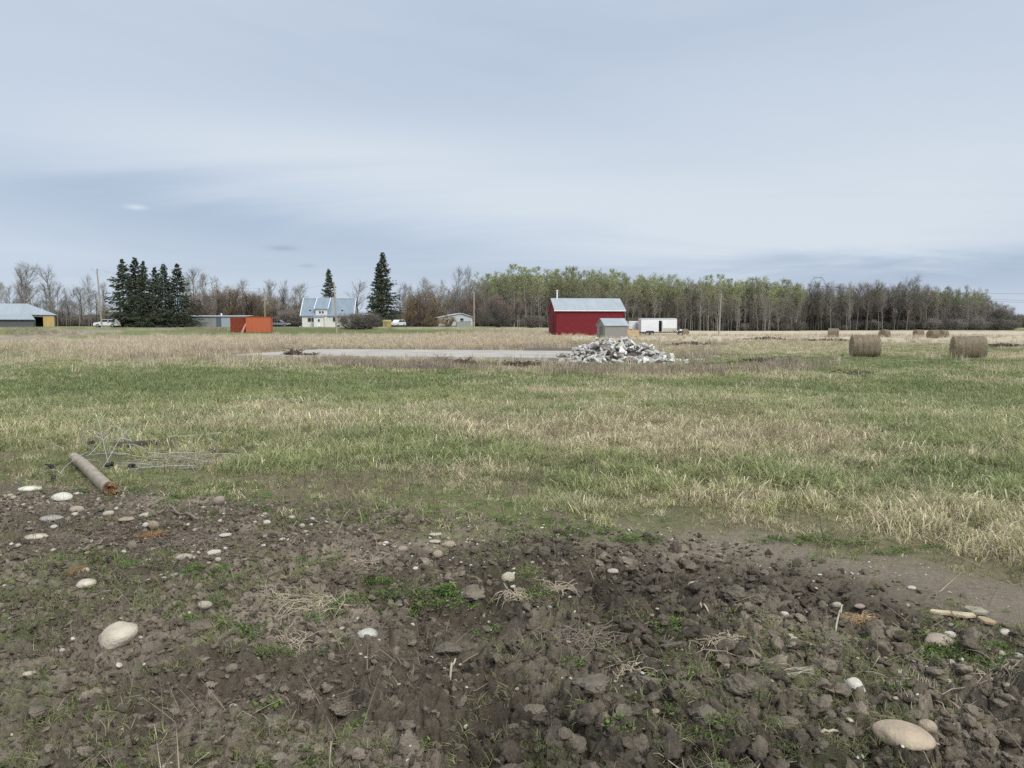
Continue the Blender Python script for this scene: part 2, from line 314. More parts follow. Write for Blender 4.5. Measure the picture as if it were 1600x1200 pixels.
class MB:
    def __init__(s): s.v = []; s.f = []
    def add(s, v, f):
        n = len(s.v); s.v += [tuple(p) for p in v]; s.f += [tuple(i + n for i in q) for q in f]; return s
    def box(s, x0, x1, y0, y1, z0, z1):
        return s.add([(x0, y0, z0), (x1, y0, z0), (x1, y1, z0), (x0, y1, z0), (x0, y0, z1), (x1, y0, z1), (x1, y1, z1), (x0, y1, z1)],
                     [(0, 3, 2, 1), (4, 5, 6, 7), (0, 1, 5, 4), (1, 2, 6, 5), (2, 3, 7, 6), (3, 0, 4, 7)])
    def prism(s, pts, axis, lo, hi):
        """polygon pts in the plane normal to axis, extruded lo..hi; axis x: (y,z), y: (x,z), z: (x,y)"""
        n = len(pts); mk = {'x': lambda p, t: (t, p[0], p[1]), 'y': lambda p, t: (p[0], t, p[1]), 'z': lambda p, t: (p[0], p[1], t)}[axis]
        return s.add([mk(p, lo) for p in pts] + [mk(p, hi) for p in pts],
                     [tuple(range(n)), tuple(range(2 * n - 1, n - 1, -1))] + [(i, i + n, (i + 1) % n + n, (i + 1) % n) for i in range(n)])
    def tube(s, pts, rad, n=8, cap=True):
        pts = [Vector(p) for p in pts]; rad = rad if isinstance(rad, (list, tuple)) else [rad] * len(pts); vs = []; fs = []
        for i, p in enumerate(pts):
            d = (pts[min(i + 1, len(pts) - 1)] - pts[max(i - 1, 0)]).normalized(); a = d.orthogonal().normalized() if i == 0 else (a - d * a.dot(d)).normalized(); b = d.cross(a)
            vs += [p + (a * math.cos(2 * math.pi * k / n) + b * math.sin(2 * math.pi * k / n)) * rad[i] for k in range(n)]
        for i in range(len(pts) - 1):
            fs += [(i * n + k, i * n + (k + 1) % n, (i + 1) * n + (k + 1) % n, (i + 1) * n + k) for k in range(n)]
        if cap: fs += [tuple(range(n - 1, -1, -1)), tuple((len(pts) - 1) * n + k for k in range(n))]
        return s.add(vs, fs)
    def xf(s, M):
        s.v = [tuple(M @ Vector(p)) for p in s.v]; return s
    def build(s, name, m, parent=None, loc=None, smooth=False, bevel=0):
        me = bpy.data.meshes.new(name); me.from_pydata(s.v, [], s.f); me.materials.append(m)
        bm = bmesh.new(); bm.from_mesh(me); bmesh.ops.recalc_face_normals(bm, faces=bm.faces)
        if bevel: bmesh.ops.bevel(bm, geom=bm.edges[:], offset=bevel, segments=2, affect='EDGES', clamp_overlap=True)
        bm.to_mesh(me); bm.free()
        if smooth: me.polygons.foreach_set('use_smooth', [True] * len(me.polygons))
        me.update(); return link(name, me, parent, loc)
def copy_tree(o, parent=None):
    c = o.copy(); COL.objects.link(c)
    if parent: c.parent = parent
    for ch in [q for q in o.children]: copy_tree(ch, c)
    return c
def protos(cname, meshes):
    c = bpy.data.collections.new(cname)
    for i, me in enumerate(meshes):
        o = bpy.data.objects.new('%s_%02d' % (cname, i), me); c.objects.link(o)
    return c
def scatter(name, coll, P, rot, scl, idx, gcol, label=None, cat=None):
    """one 'stuff' object: instances of the meshes in coll on points P"""
    n = len(P); me = bpy.data.meshes.new(name); me.vertices.add(n); me.vertices.foreach_set('co', np.asarray(P, np.float32).ravel())
    for nm, ty, arr in (('rot', 'FLOAT_VECTOR', rot), ('scl', 'FLOAT_VECTOR', scl), ('idx', 'INT', idx), ('gcol', 'FLOAT_COLOR', np.c_[gcol, np.ones(n)])):
        a = me.attributes.new(nm, ty, 'POINT'); key = {'INT': 'value', 'FLOAT_VECTOR': 'vector', 'FLOAT_COLOR': 'color'}[ty]
        a.data.foreach_set(key, np.ascontiguousarray(arr, np.int32 if ty == 'INT' else np.float32).ravel())
    me.update(); o = link(name, me)
    g = bpy.data.node_groups.new(name, 'GeometryNodeTree')
    g.interface.new_socket('Geometry', in_out='INPUT', socket_type='NodeSocketGeometry'); g.interface.new_socket('Geometry', in_out='OUTPUT', socket_type='NodeSocketGeometry')
    N = g.nodes; L = g.links; gi = N.new('NodeGroupInput'); go = N.new('NodeGroupOutput'); ins = N.new('GeometryNodeInstanceOnPoints'); ci = N.new('GeometryNodeCollectionInfo')
    ci.inputs['Collection'].default_value = coll; ci.inputs['Separate Children'].default_value = True; ci.inputs['Reset Children'].default_value = True
    def na(nm, ty):
        q = N.new('GeometryNodeInputNamedAttribute'); q.data_type = ty; q.inputs['Name'].default_value = nm; return [s for s in q.outputs if s.enabled and s.name == 'Attribute'][0]
    L.new(gi.outputs[0], ins.inputs['Points']); L.new(ci.outputs[0], ins.inputs['Instance']); ins.inputs['Pick Instance'].default_value = True
    L.new(na('idx', 'INT'), ins.inputs['Instance Index']); L.new(na('rot', 'FLOAT_VECTOR'), ins.inputs['Rotation']); L.new(na('scl', 'FLOAT_VECTOR'), ins.inputs['Scale'])
    L.new(ins.outputs[0], go.inputs[0])
    md = o.modifiers.new('scatter', 'NODES'); md.node_group = g
    tag(o, label, cat, kind='stuff'); return o

# ------------------------------------------------------------------ the ground: one sheet to the horizon
def build_ground():
    rows = [.25, .6, 1.0, 1.4, 1.8]; r = 2.0
    while r < 6000:
        rows.append(r); dr = .75 * r * r / 1307
        if r < 9: dr = min(dr, .014 + max(0, r - 5) * .006)
        elif r < 14: dr = min(dr, .038 + (r - 9) * .02)
        r += max(dr, .003)
    rows.append(9000)
    ang = np.concatenate([np.arange(-180, -60, 8), np.arange(-60, -40, .6), np.arange(-40, 40, .078), np.arange(40, 60, .6), np.arange(60, 180, 8)])
    a = np.radians(ang); rr = np.array(rows); n, k = len(rr), len(a)
    X = (rr[:, None] * np.sin(a)[None, :]).ravel(); Y = (rr[:, None] * np.cos(a)[None, :]).ravel()
    Z = H1(X, Y)
    I = (np.arange(n - 1)[:, None] * k + np.arange(k)[None, :]); J = (np.arange(n - 1)[:, None] * k + (np.arange(k) + 1)[None, :] % k)
    f = np.stack([I, J, J + k, I + k], -1).reshape(-1, 4)[:, ::-1]
    r_ = np.hypot(X, Y); soil, path = masks(X, Y); dry, lush, mud, straw = field(X, Y); moss = moss_mask(X, Y)
    n1 = fbm(X * 1.3, Y * 1.3, 301, 4); n2 = fbm(X * 7, Y * 7, 305, 3); n3 = fbm(X / 3, Y / 3, 309, 4)
    c_soil = lerp3(A(.275, .230, .176), A(.120, .098, .074), sstep(.35, .65, n1)); c_soil *= (.8 + .4 * n2)[:, None]
    gm = sstep(.60, .72, fbm(X * 1.1 + 5, Y * 1.1, 313, 4)) * sstep(.40, .60, n2) * .55
    c_soil = c_soil * (1 - gm[:, None]) + A(.075, .10, .030) * gm[:, None]
    damp = sstep(.42, .60, fbm(X * .7 + 3, Y * .7, 317, 4)) * sstep(-.3, .1, np.arctan2(X, Y)); c_soil = c_soil * (1 - .38 * damp)[:, None]
    c_path = lerp3(A(.25, .21, .16), A(.19, .158, .12), n1)
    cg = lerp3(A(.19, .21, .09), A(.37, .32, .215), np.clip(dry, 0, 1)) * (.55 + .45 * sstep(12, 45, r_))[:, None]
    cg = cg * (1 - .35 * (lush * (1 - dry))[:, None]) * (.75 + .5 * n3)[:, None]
    cm = lerp3(A(.145, .165, .065), A(.175, .148, .095), sstep(.38, .62, n1 + (n2 - .5) * 1.2))
    th_ = np.arctan2(X, Y); rt = sstep(R(4), R(16), th_)[:, None]; cm = cm * (1 - rt) + lerp3(A(.20, .17, .105), A(.15, .15, .07), n1) * rt
    cg = cg * (1 - moss[:, None]) + cm * moss[:, None]
    cs = lerp3(A(.52, .45, .335), A(.44, .37, .28), n3) * (.85 + .3 * n1)[:, None]
    st = straw * sstep(25, 45, r_); cg = cg * (1 - st[:, None]) + cs * st[:, None]
    mm = mud * (r_ > 20); cg = cg * (1 - mm[:, None]) + A(.075, .058, .045) * mm[:, None]
    dm = drive_mask(X, Y) * (X < -20) * (Y > 20); cg = cg * (1 - dm[:, None]) + lerp3(A(.33, .27, .215), A(.26, .215, .165), n1) * dm[:, None]
    far = sstep(150, 200, r_)[:, None]; left = (X < 60)[:, None] * far
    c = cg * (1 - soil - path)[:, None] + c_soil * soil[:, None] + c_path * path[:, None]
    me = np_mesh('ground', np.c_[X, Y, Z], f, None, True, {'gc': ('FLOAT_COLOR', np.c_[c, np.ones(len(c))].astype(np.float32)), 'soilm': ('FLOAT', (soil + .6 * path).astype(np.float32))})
    m, N, L, b = new_mat('ground_earth_and_grass'); at_ = N.new('ShaderNodeAttribute'); at_.attribute_name = 'gc'
    tc = N.new('ShaderNodeTexCoord'); nz = N.new('ShaderNodeTexNoise'); nz.inputs['Scale'].default_value = 28; nz.inputs['Detail'].default_value = 9; nz.inputs['Roughness'].default_value = .68; L.new(tc.outputs['Object'], nz.inputs['Vector'])
    mr = N.new('ShaderNodeMapRange'); L.new(nz.outputs[0], mr.inputs[0]); mr.inputs[1].default_value = .3; mr.inputs[2].default_value = .7; mr.inputs[3].default_value = .72; mr.inputs[4].default_value = 1.3
    vm = N.new('ShaderNodeVectorMath'); vm.operation = 'SCALE'; L.new(at_.outputs['Color'], vm.inputs[0]); L.new(mr.outputs[0], vm.inputs['Scale'])
    L.new(vm.outputs[0], b.inputs['Base Color']); b.inputs['Roughness'].default_value = .95; b.inputs['Specular IOR Level'].default_value = .15
    n2_ = N.new('ShaderNodeTexNoise'); n2_.inputs['Scale'].default_value = 70; n2_.inputs['Detail'].default_value = 8; n2_.inputs['Roughness'].default_value = .7; L.new(tc.outputs['Object'], n2_.inputs['Vector'])
    bp = N.new('ShaderNodeBump'); bp.inputs['Strength'].default_value = 1; bp.inputs['Distance'].default_value = .018; L.new(n2_.outputs[0], bp.inputs['Height']); L.new(bp.outputs[0], b.inputs['Normal'])
    me.materials.append(m); o = link('ground', me); tag(o, kind='structure'); return o
ground = build_ground()

# ------------------------------------------------------------------ grass and low plants (stuff)
def blades(seed, n, hmin, hmax, width, spread, lean, curl=0.6, seg=4, flop=0.0):
    rg = np.random.default_rng(seed); V = []; Fc = []; var = []
    for i in range(n):
        h = rg.uniform(hmin, hmax); a = rg.uniform(0, 2 * math.pi); rr = spread * math.sqrt(rg.random()); p = np.array([rr * math.cos(a), rr * math.sin(a), -.01])
        az = rg.uniform(0, 2 * math.pi); el = math.pi / 2 - abs(rg.normal(0, lean)); side = np.array([-math.sin(az + rg.normal(0, .5)), math.cos(az), 0]); w = width * rg.uniform(.6, 1.3)
        q = rg.random(); fl = rg.random() < flop; base = len(V); c = curl * rg.uniform(.4, 1.5)
        for s in range(seg + 1):
            t = s / seg; ww = w * (1 - t ** 1.6) * .5 + w * .04
            V.append(p - side * ww); V.append(p + side * ww); var += [q, q]
            d = np.array([math.cos(el) * math.cos(az), math.cos(el) * math.sin(az), math.sin(el)]); p = p + d * h / seg; el -= c * (1 + t) / seg * 1.3
            if fl and s == 1: el -= rg.uniform(.8, 1.6); az += rg.normal(0, .8)
            if p[2] < .005: el = max(el, .1)
        for s in range(seg): Fc.append((base + 2 * s, base + 2 * s + 1, base + 2 * s + 3, base + 2 * s + 2))
    return np.array(V), np.array(Fc), np.array(var, np.float32)
def blade_mesh(name, m, *a, **k):
    v, f, q = blades(*a, **k); return np_mesh(name, v, f, m, False, {'var': ('FLOAT', q)})
GM = blade_mat('grass_blade', .35)
GREEN = protos('green_tuft', [blade_mesh('green_tuft', GM, 10 + i, 28, .05, .13, .0065, .08, .65, 1.1) for i in range(4)])
TANG = protos('dry_tuft', [blade_mesh('dry_tuft', GM, 30 + i, 24, .08, .22, .006, .09, .95, 1.2, flop=.65) for i in range(5)])
MIXL = protos('far_tuft', [blade_mesh('far_tuft', GM, 50 + i, 26, .07, .18, .018, .28, .5, .8, seg=3) for i in range(4)] + [blade_mesh('far_tuft', GM, 60 + i, 24, .10, .32, .016, .28, .6, .9, seg=3, flop=.4) for i in range(4)])
TALL = protos('tall_dry_tuft', [blade_mesh('tall_dry_tuft', GM, 70 + i, 26, .35, .85, .03, .45, .28, .35, seg=3, flop=.12) for i in range(4)])
FLAT = protos('flat_straw', [blade_mesh('flat_straw', GM, 80 + i, 5, .12, .34, .0055, .10, 1.45, .25, seg=4, flop=.5) for i in range(4)])
CLUMP = protos('grass_clump', [blade_mesh('grass_clump', GM, 110 + i, 90, .10, .30, .0065, .11, .85, 1.3, seg=5, flop=.35) for i in range(4)])
def leafy(seed, n, size, spread, height):
    rg = np.random.default_rng(seed); V = []; Fc = []; var = []
    for i in range(n):
        a = rg.uniform(0, 6.283); rr = spread * math.sqrt(rg.random()); c = np.array([rr * math.cos(a), rr * math.sin(a), height * rg.random() * (1 - rr / spread * .6) + .004])
        az = rg.uniform(0, 6.283); tilt = rg.uniform(.05, .9); s = size * rg.uniform(.5, 1.3)
        d = np.array([math.cos(az) * math.cos(tilt), math.sin(az) * math.cos(tilt), math.sin(tilt)]); e = np.array([-math.sin(az), math.cos(az), 0]); b = len(V); q = rg.random()
        V += [c, c + d * s * .5 + e * s * .3, c + d * s, c + d * s * .5 - e * s * .3]; var += [q] * 4; Fc.append((b, b + 1, b + 2, b + 3))
    return np.array(V), np.array(Fc), np.array(var, np.float32)
def leafy_mesh(name, m, *a):
    v, f, q = leafy(*a); return np_mesh(name, v, f, m, False, {'var': ('FLOAT', q)})
WEED = protos('leafy_weed', [leafy_mesh('leafy_weed', GM, 90 + i, 60, .022, .07, .04) for i in range(3)])
rng = np.random.default_rng(7)
def fan(n, r0, r1, half=41, power=1.0):
    """random points of a fan-shaped piece of ground, uniform in area"""
    a = np.radians(rng.uniform(-half, half, n)); r = np.sqrt(rng.uniform(r0 * r0, r1 * r1, n)); return r * np.sin(a), r * np.cos(a)
SLAB = None
def slab_in(x, y, grow=0.0):
    if SLAB is None: return np.zeros(np.shape(x), bool)
    (x0, y0), ux, uy, Lx, Ly = SLAB; dx = x - x0; dy = y - y0; a = dx * ux[0] + dy * ux[1]; b = dx * uy[0] + dy * uy[1]
    return (a > -grow) & (a < Lx + grow) & (b > -grow) & (b < Ly + grow)
# concrete slab frame (metres)
_x0, _y0 = at(362, 561); _x1, _y1 = at(900, 566); _l = math.hypot(_x1 - _x0, _y1 - _y0)
SLAB = ((_x0, _y0), ((_x1 - _x0) / _l, (_y1 - _y0) / _l), (-(_y1 - _y0) / _l, (_x1 - _x0) / _l), _l, 13.5)

def grass_layers():
    def emit(name, coll, x, y, idx, s, col, tilt=.12, z=None, label=None, wide=None):
        n = len(x); z = (H1(x, y) if z is None else z); rot = np.c_[rng.normal(0, tilt, n), rng.normal(0, tilt, n), rng.uniform(0, 6.283, n)]
        sx = s if wide is None else s * wide
        scatter(name, coll, np.c_[x, y, z], rot, np.c_[sx, sx, s], idx, col, label, 'grass')
    # near green + tangled dry
    for (nm, r0, r1, dens, k) in (('near', 4.0, 11, 330, 1.0), ('mid', 11, 24, 105, 1.15)):
        n = int(.7156 * (r1 * r1 - r0 * r0) * dens); x, y = fan(n, r0, r1); soil, path = masks(x, y); moss = moss_mask(x, y); dry, lush, mud, straw = field(x, y)
        cl = fbm(x * 2.2, y * 2.2, 401, 3)
        keep = (rng.random(n) > (soil + path) * 1.25) & (rng.random(n) > moss * .72) & (rng.random(n) < .35 + 1.1 * sstep(.3, .6, cl))
        x, y, dry, lush, moss, cl = x[keep], y[keep], dry[keep], lush[keep], moss[keep], cl[keep]; n = len(x); q = rng.random(n)
        isdry = q < np.clip(dry * .8 + .10, 0, .95); size = (.65 + .8 * rng.random(n)) * (.65 + .8 * sstep(.35, .65, cl)) * (1 - .5 * moss) * k
        g = ~isdry; nz = rng.random(n)
        emit('green_grass', GREEN, x[g], y[g], rng.integers(0, 4, g.sum()), size[g] * (.8 + .5 * lush[g]), grass_col(np.clip(dry[g] * .35 + rng.normal(0, .1, g.sum()), 0, 1), lush[g], nz[g]), label=None)
        emit('dry_grass', TANG, x[isdry], y[isdry], rng.integers(0, 5, isdry.sum()), size[isdry] * .95, grass_col(np.clip(.75 + .3 * rng.random(isdry.sum()), 0, 1), lush[isdry], nz[isdry]) * (.8 + .45 * rng.random(isdry.sum()))[:, None])
    # big leaning clumps of last year's grass with green shoots
    n = 5200; x, y = fan(n, 4.6, 26); r = np.hypot(x, y); soil, path = masks(x, y); moss = moss_mask(x, y); dry, lush, mud, straw = field(x, y); th = np.arctan2(x, y); cl = fbm(x * .8, y * .8, 409, 3)
    keep = (rng.random(n) > (soil + path) * 1.4) & (rng.random(n) > moss * 1.05) & (rng.random(n) < sstep(.40, .62, cl) * (.35 + .75 * sstep(R(-10), R(12), th))); x, y, dry, lush, r = x[keep], y[keep], dry[keep], lush[keep], r[keep]; n = len(x)
    isd = rng.random(n) < np.clip(dry * 1.1 + .12, 0, .92); q = rng.random(n); emit('grass_clumps', CLUMP, x, y, rng.integers(0, 4, n), (.55 + .6 * rng.random(n)) * (.75 + .5 * np.clip(r / 20, 0, 1)), grass_col(np.where(isd, .95, .12 + .3 * q), lush, q) * (.85 + .3 * rng.random(n))[:, None], .1)
    # farther grass, coarser blades
    for (r0, r1, dens, k) in ((24, 48, 24, 1.15), (48, 95, 7.0, 1.15)):
        n = int(.7156 * (r1 * r1 - r0 * r0) * dens); x, y = fan(n, r0, r1); dry, lush, mud, straw = field(x, y); cl = fbm(x * .9, y * .9, 405, 3)
        keep = (rng.random(n) < .3 + 1.2 * sstep(.35, .6, cl)) & (rng.random(n) > mud * .9) & ~slab_in(x, y, .15)
        x, y, dry, lush, cl = x[keep], y[keep], dry[keep], lush[keep], cl[keep]; n = len(x); isdry = rng.random(n) < dry; idx = np.where(isdry, rng.integers(4, 8, n), rng.integers(0, 4, n))
        col = grass_col(np.clip(np.where(isdry, .85, dry * .3) + rng.normal(0, .1, n), 0, 1), lush, .3 + .4 * rng.random(n)) * (1 if r0 < 30 else .92)
        emit('field_grass', MIXL, x, y, idx, k * (.5 + .7 * rng.random(n)) * (.7 + .6 * cl), col)
    # tall dry grass of the far strips
    n = 60000; x, y = fan(n, 40, 150, 38); dry, lush, mud, straw = field(x, y); cl = fbm(x / 2.5, y / 2.5, 411, 3); r = np.hypot(x, y); th = np.arctan2(x, y)
    leftside = 1 - sstep(R(1), R(6), th)
    keep = (rng.random(n) < straw * (.15 + .85 * leftside) * sstep(.32, .6, cl)) & ~slab_in(x, y, .2) & (drive_mask(x, y) < .3)
    x, y, lush, cl = x[keep], y[keep], lush[keep], cl[keep]; n = len(x)
    emit('tall_dry_grass', TALL, x, y, rng.integers(0, 4, n), .35 + .55 * rng.random(n) * (.6 + .8 * cl), lerp3(A(.66, .57, .43), A(.50, .42, .31), rng.random(n)), .08)
    # weeds standing round and in front of the slab
    pts = []
    for (px, py, sx, sy, c) in [(350, 551, 75, 8, 300), (440, 546, 40, 8, 240), (520, 568, 60, 4, 160), (640, 575, 60, 3, 120), (560, 572, 40, 3, 120), (700, 577, 50, 2, 60), (830, 545, 60, 4, 300), (240, 560, 90, 5, 150), (1090, 556, 40, 8, 120), (1230, 575, 70, 6, 120), (60, 520, 60, 5, 160), (330, 515, 50, 4, 120), (900, 540, 60, 4, 200), (1000, 583, 160, 5, 260), (540, 549, 120, 2, 200), (700, 549, 100, 2, 160)]:
        for i in range(c):
            a = at(rng.normal(px, sx * .6), max(513.5, rng.normal(py, sy * .6))); pts.append(a)
    p = np.array(pts); k = ~slab_in(p[:, 0], p[:, 1], -.3); p = p[k]; n = len(p); s = .35 + .5 * rng.random(n)
    emit('weed_stalks', TALL, p[:, 0], p[:, 1], rng.integers(0, 4, n), s, lerp3(A(.46, .385, .28), A(.32, .26, .20), rng.random(n)), .15)
    # tall dry stems standing in the near field
    pts = []
    for (px, py, sx, sy, c) in [(1240, 690, 70, 18, 150), (700, 625, 120, 14, 120), (1100, 655, 120, 20, 160), (900, 660, 260, 18, 220), (1050, 700, 160, 20, 160), (450, 640, 200, 14, 110), (360, 634, 40, 6, 60), (1400, 660, 140, 20, 60)]:
        for i in range(c): pts.append(at(rng.normal(px, sx * .6), rng.normal(py, sy * .6)))
    p = np.array(pts); n = len(p)
    emit('standing_straw', TANG, p[:, 0], p[:, 1], rng.integers(0, 5, n), 1.1 + .9 * rng.random(n), lerp3(A(.42, .36, .22), A(.32, .25, .16), rng.random(n)), .15, wide=.75)
    # flattened straw, on the moss apron and in the soil
    n = 24000; x, y = fan(n, 2.2, 15); soil, path = masks(x, y); moss = moss_mask(x, y); cl = fbm(x * 1.4, y * 1.4, 421, 4)
    pr = np.where(soil > .5, .95 * sstep(.44, .62, cl), np.where(path > .4, .05, .22 + .5 * sstep(.45, .6, cl))); k = rng.random(n) < pr; x, y, soil = x[k], y[k], soil[k]; n = len(x)
    emit('flattened_straw', FLAT, x, y, rng.integers(0, 4, n), (.45 + .7 * rng.random(n)) * np.where(soil > .5, .36, 1.0), lerp3(A(.44, .36, .24), A(.20, .16, .11), rng.random(n)), .25)
    # fine sprouts and root fuzz in the soil
    n = 24000; x, y = fan(n, 2.1, 9.5); soil, path = masks(x, y); cl = fbm(x * 1.1 + 5, y * 1.1, 313, 4); c2 = fbm(x * 3.5, y * 3.5, 425, 3); k = (rng.random(n) < soil * sstep(.46, .66, cl * .6 + c2 * .4) * .8); x, y = x[k], y[k]; n = len(x)
    emit('soil_sprouts', GREEN, x, y, rng.integers(0, 4, n), (.16 + .34 * rng.random(n)), lerp3(A(.19, .23, .08), A(.27, .24, .14), rng.random(n)), .5, wide=1.5)
    n = 5200; x, y = fan(n, 2.1, 9.5); soil, path = masks(x, y); cl = fbm(x * 1.7, y * 1.7, 427, 4); k = rng.random(n) < soil * sstep(.40, .60, cl) * .8; x, y = x[k], y[k]; n = len(x)
    emit('dead_stalks', FLAT, x, y, rng.integers(0, 4, n), (.40 + .55 * rng.random(n)), lerp3(A(.50, .42, .30), A(.24, .19, .135), rng.random(n)), .18, wide=.9)
    # leafy weeds in the soil
    pts = []
    for (px, py, sx, sy, c) in [(600, 915, 26, 8, 60), (690, 945, 40, 10, 80), (640, 935, 60, 14, 60), (300, 960, 50, 14, 90), (330, 900, 60, 14, 60), (425, 1100, 16, 8, 14), (548, 1150, 14, 7, 10), (650, 1155, 14, 7, 8), (840, 945, 22, 6, 30), (1060, 1000, 40, 12, 26), (1490, 1020, 30, 10, 40), (1570, 1030, 40, 18, 80), (1420, 1080, 40, 14, 20), (480, 890, 40, 10, 40), (170, 870, 80, 16, 60), (400, 985, 60, 12, 40), (120, 770, 80, 10, 80), (1270, 845, 70, 5, 120), (1400, 860, 90, 6, 80), (990, 845, 40, 5, 60), (900, 835, 60, 8, 70), (560, 800, 160, 12, 200), (320, 770, 120, 10, 240), (780, 815, 160, 12, 120), (60, 740, 80, 10, 120), (560, 940, 60, 14, 50), (450, 1010, 80, 14, 36), (730, 1000, 60, 20, 24)]:
        for i in range(int(c * .45)): pts.append(at(rng.normal(px, sx * .7), rng.normal(py, sy * .8)))
    n2 = 2600; x, y = fan(n2, 2.3, 12); cl = fbm(x * 1.1 + 5, y * 1.1, 313, 4); k = (cl > .60) & (rng.random(n2) < .35); p = np.vstack([np.array(pts), np.c_[x, y][k]]); n = len(p)
    emit('leafy_weeds', WEED, p[:, 0], p[:, 1], rng.integers(0, 3, n), .25 + .75 * rng.random(n) ** 1.5, lerp3(A(.17, .24, .06), A(.10, .16, .045), rng.random(n)), .2)
grass_layers()
# END PART 1

# ------------------------------------------------------------------ clods, gravel (stuff)
def ico(sub):
    bm = bmesh.new(); bmesh.ops.create_icosphere(bm, subdivisions=sub, radius=1.0); bm.verts.ensure_lookup_table()
    v = np.array([tuple(q.co) for q in bm.verts]); f = np.array([[q.index for q in fa.verts] for fa in bm.faces]); bm.free(); return v, f
ICO = {k: ico(k) for k in (2, 3, 4, 5)}
def n3d(p, s, o=3):
    return (fbm(p[:, 0] + p[:, 2] * .7, p[:, 1] - p[:, 2] * .5, s, o) + fbm(p[:, 1] + 5, p[:, 2] + p[:, 0] * .3, s + 7, o) + fbm(p[:, 2] - 3, p[:, 0] - p[:, 1] * .4, s + 13, o)) / 3 - .5
def lump(seed, sub=3, facets=9, rough=.25, flat=.7, fine=.5):
    """angular crumb of soil or broken stone: sphere cut by random planes"""
    v, f = ICO[sub]; v = v.copy(); rg = np.random.default_rng(seed)
    for i in range(facets):
        n = rg.normal(size=3); n /= np.linalg.norm(n); d = rg.uniform(.45, .85); k = v @ n - d; v = v - np.outer(np.maximum(k, 0) * .92, n)
    v = v * (1 + rough * n3d(v * 3.1 + seed, seed, 4)[:, None] * 1.5 + rough * n3d(v * 9 + seed, seed + 3, 2)[:, None] * fine); v[:, 2] *= flat
    return v, f
def pebble(seed, sub=3, flat=.6, elong=1.3, amp=.35):
    v, f = ICO[sub]; v = v.copy(); rg = np.random.default_rng(seed)
    for i in range(5):
        n = rg.normal(size=3); n /= np.linalg.norm(n); k = v @ n - rg.uniform(.62, .88); v = v - np.outer(np.maximum(k, 0) * .5, n)
    v = v * (1 + amp * n3d(v * .9 + seed * 3.3, seed, 2)[:, None] * 1.6 + .05 * n3d(v * 4, seed + 2, 4)[:, None]); v = v * np.array([elong, 1, flat]); return v, f
def inst_mat(name, bump=.6, bs=30):
    m, N, L, b = new_mat(name); a = N.new('ShaderNodeAttribute'); a.attribute_type = 'INSTANCER'; a.attribute_name = 'gcol'
    tc = N.new('ShaderNodeTexCoord'); n = N.new('ShaderNodeTexNoise'); n.inputs['Scale'].default_value = 3; n.inputs['Detail'].default_value = 8; L.new(tc.outputs['Object'], n.inputs['Vector'])
    mr = N.new('ShaderNodeMapRange'); L.new(n.outputs[0], mr.inputs[0]); mr.inputs[1].default_value = .3; mr.inputs[2].default_value = .7; mr.inputs[3].default_value = .7; mr.inputs[4].default_value = 1.3
    vm = N.new('ShaderNodeVectorMath'); vm.operation = 'SCALE'; L.new(a.outputs['Color'], vm.inputs[0]); L.new(mr.outputs[0], vm.inputs['Scale']); L.new(vm.outputs[0], b.inputs['Base Color']); b.inputs['Roughness'].default_value = .93; b.inputs['Specular IOR Level'].default_value = .2
    n2 = N.new('ShaderNodeTexNoise'); n2.inputs['Scale'].default_value = 9; n2.inputs['Detail'].default_value = 7; L.new(tc.outputs['Object'], n2.inputs['Vector'])
    bp = N.new('ShaderNodeBump'); bp.inputs['Strength'].default_value = bump; bp.inputs['Distance'].default_value = .01; L.new(n2.outputs[0], bp.inputs['Height']); L.new(bp.outputs[0], b.inputs['Normal']); return m
CLM = inst_mat('soil_crumb', .8); PEM = inst_mat('gravel_stone', .25)
CLODS = protos('clod', [np_mesh('clod', *lump(500 + i, 3, 6, .75, .62, 1.6), CLM, False) for i in range(8)])
PEBS = protos('pebble_grain', [np_mesh('pebble_grain', *pebble(520 + i, 2), PEM, True) for i in range(6)])
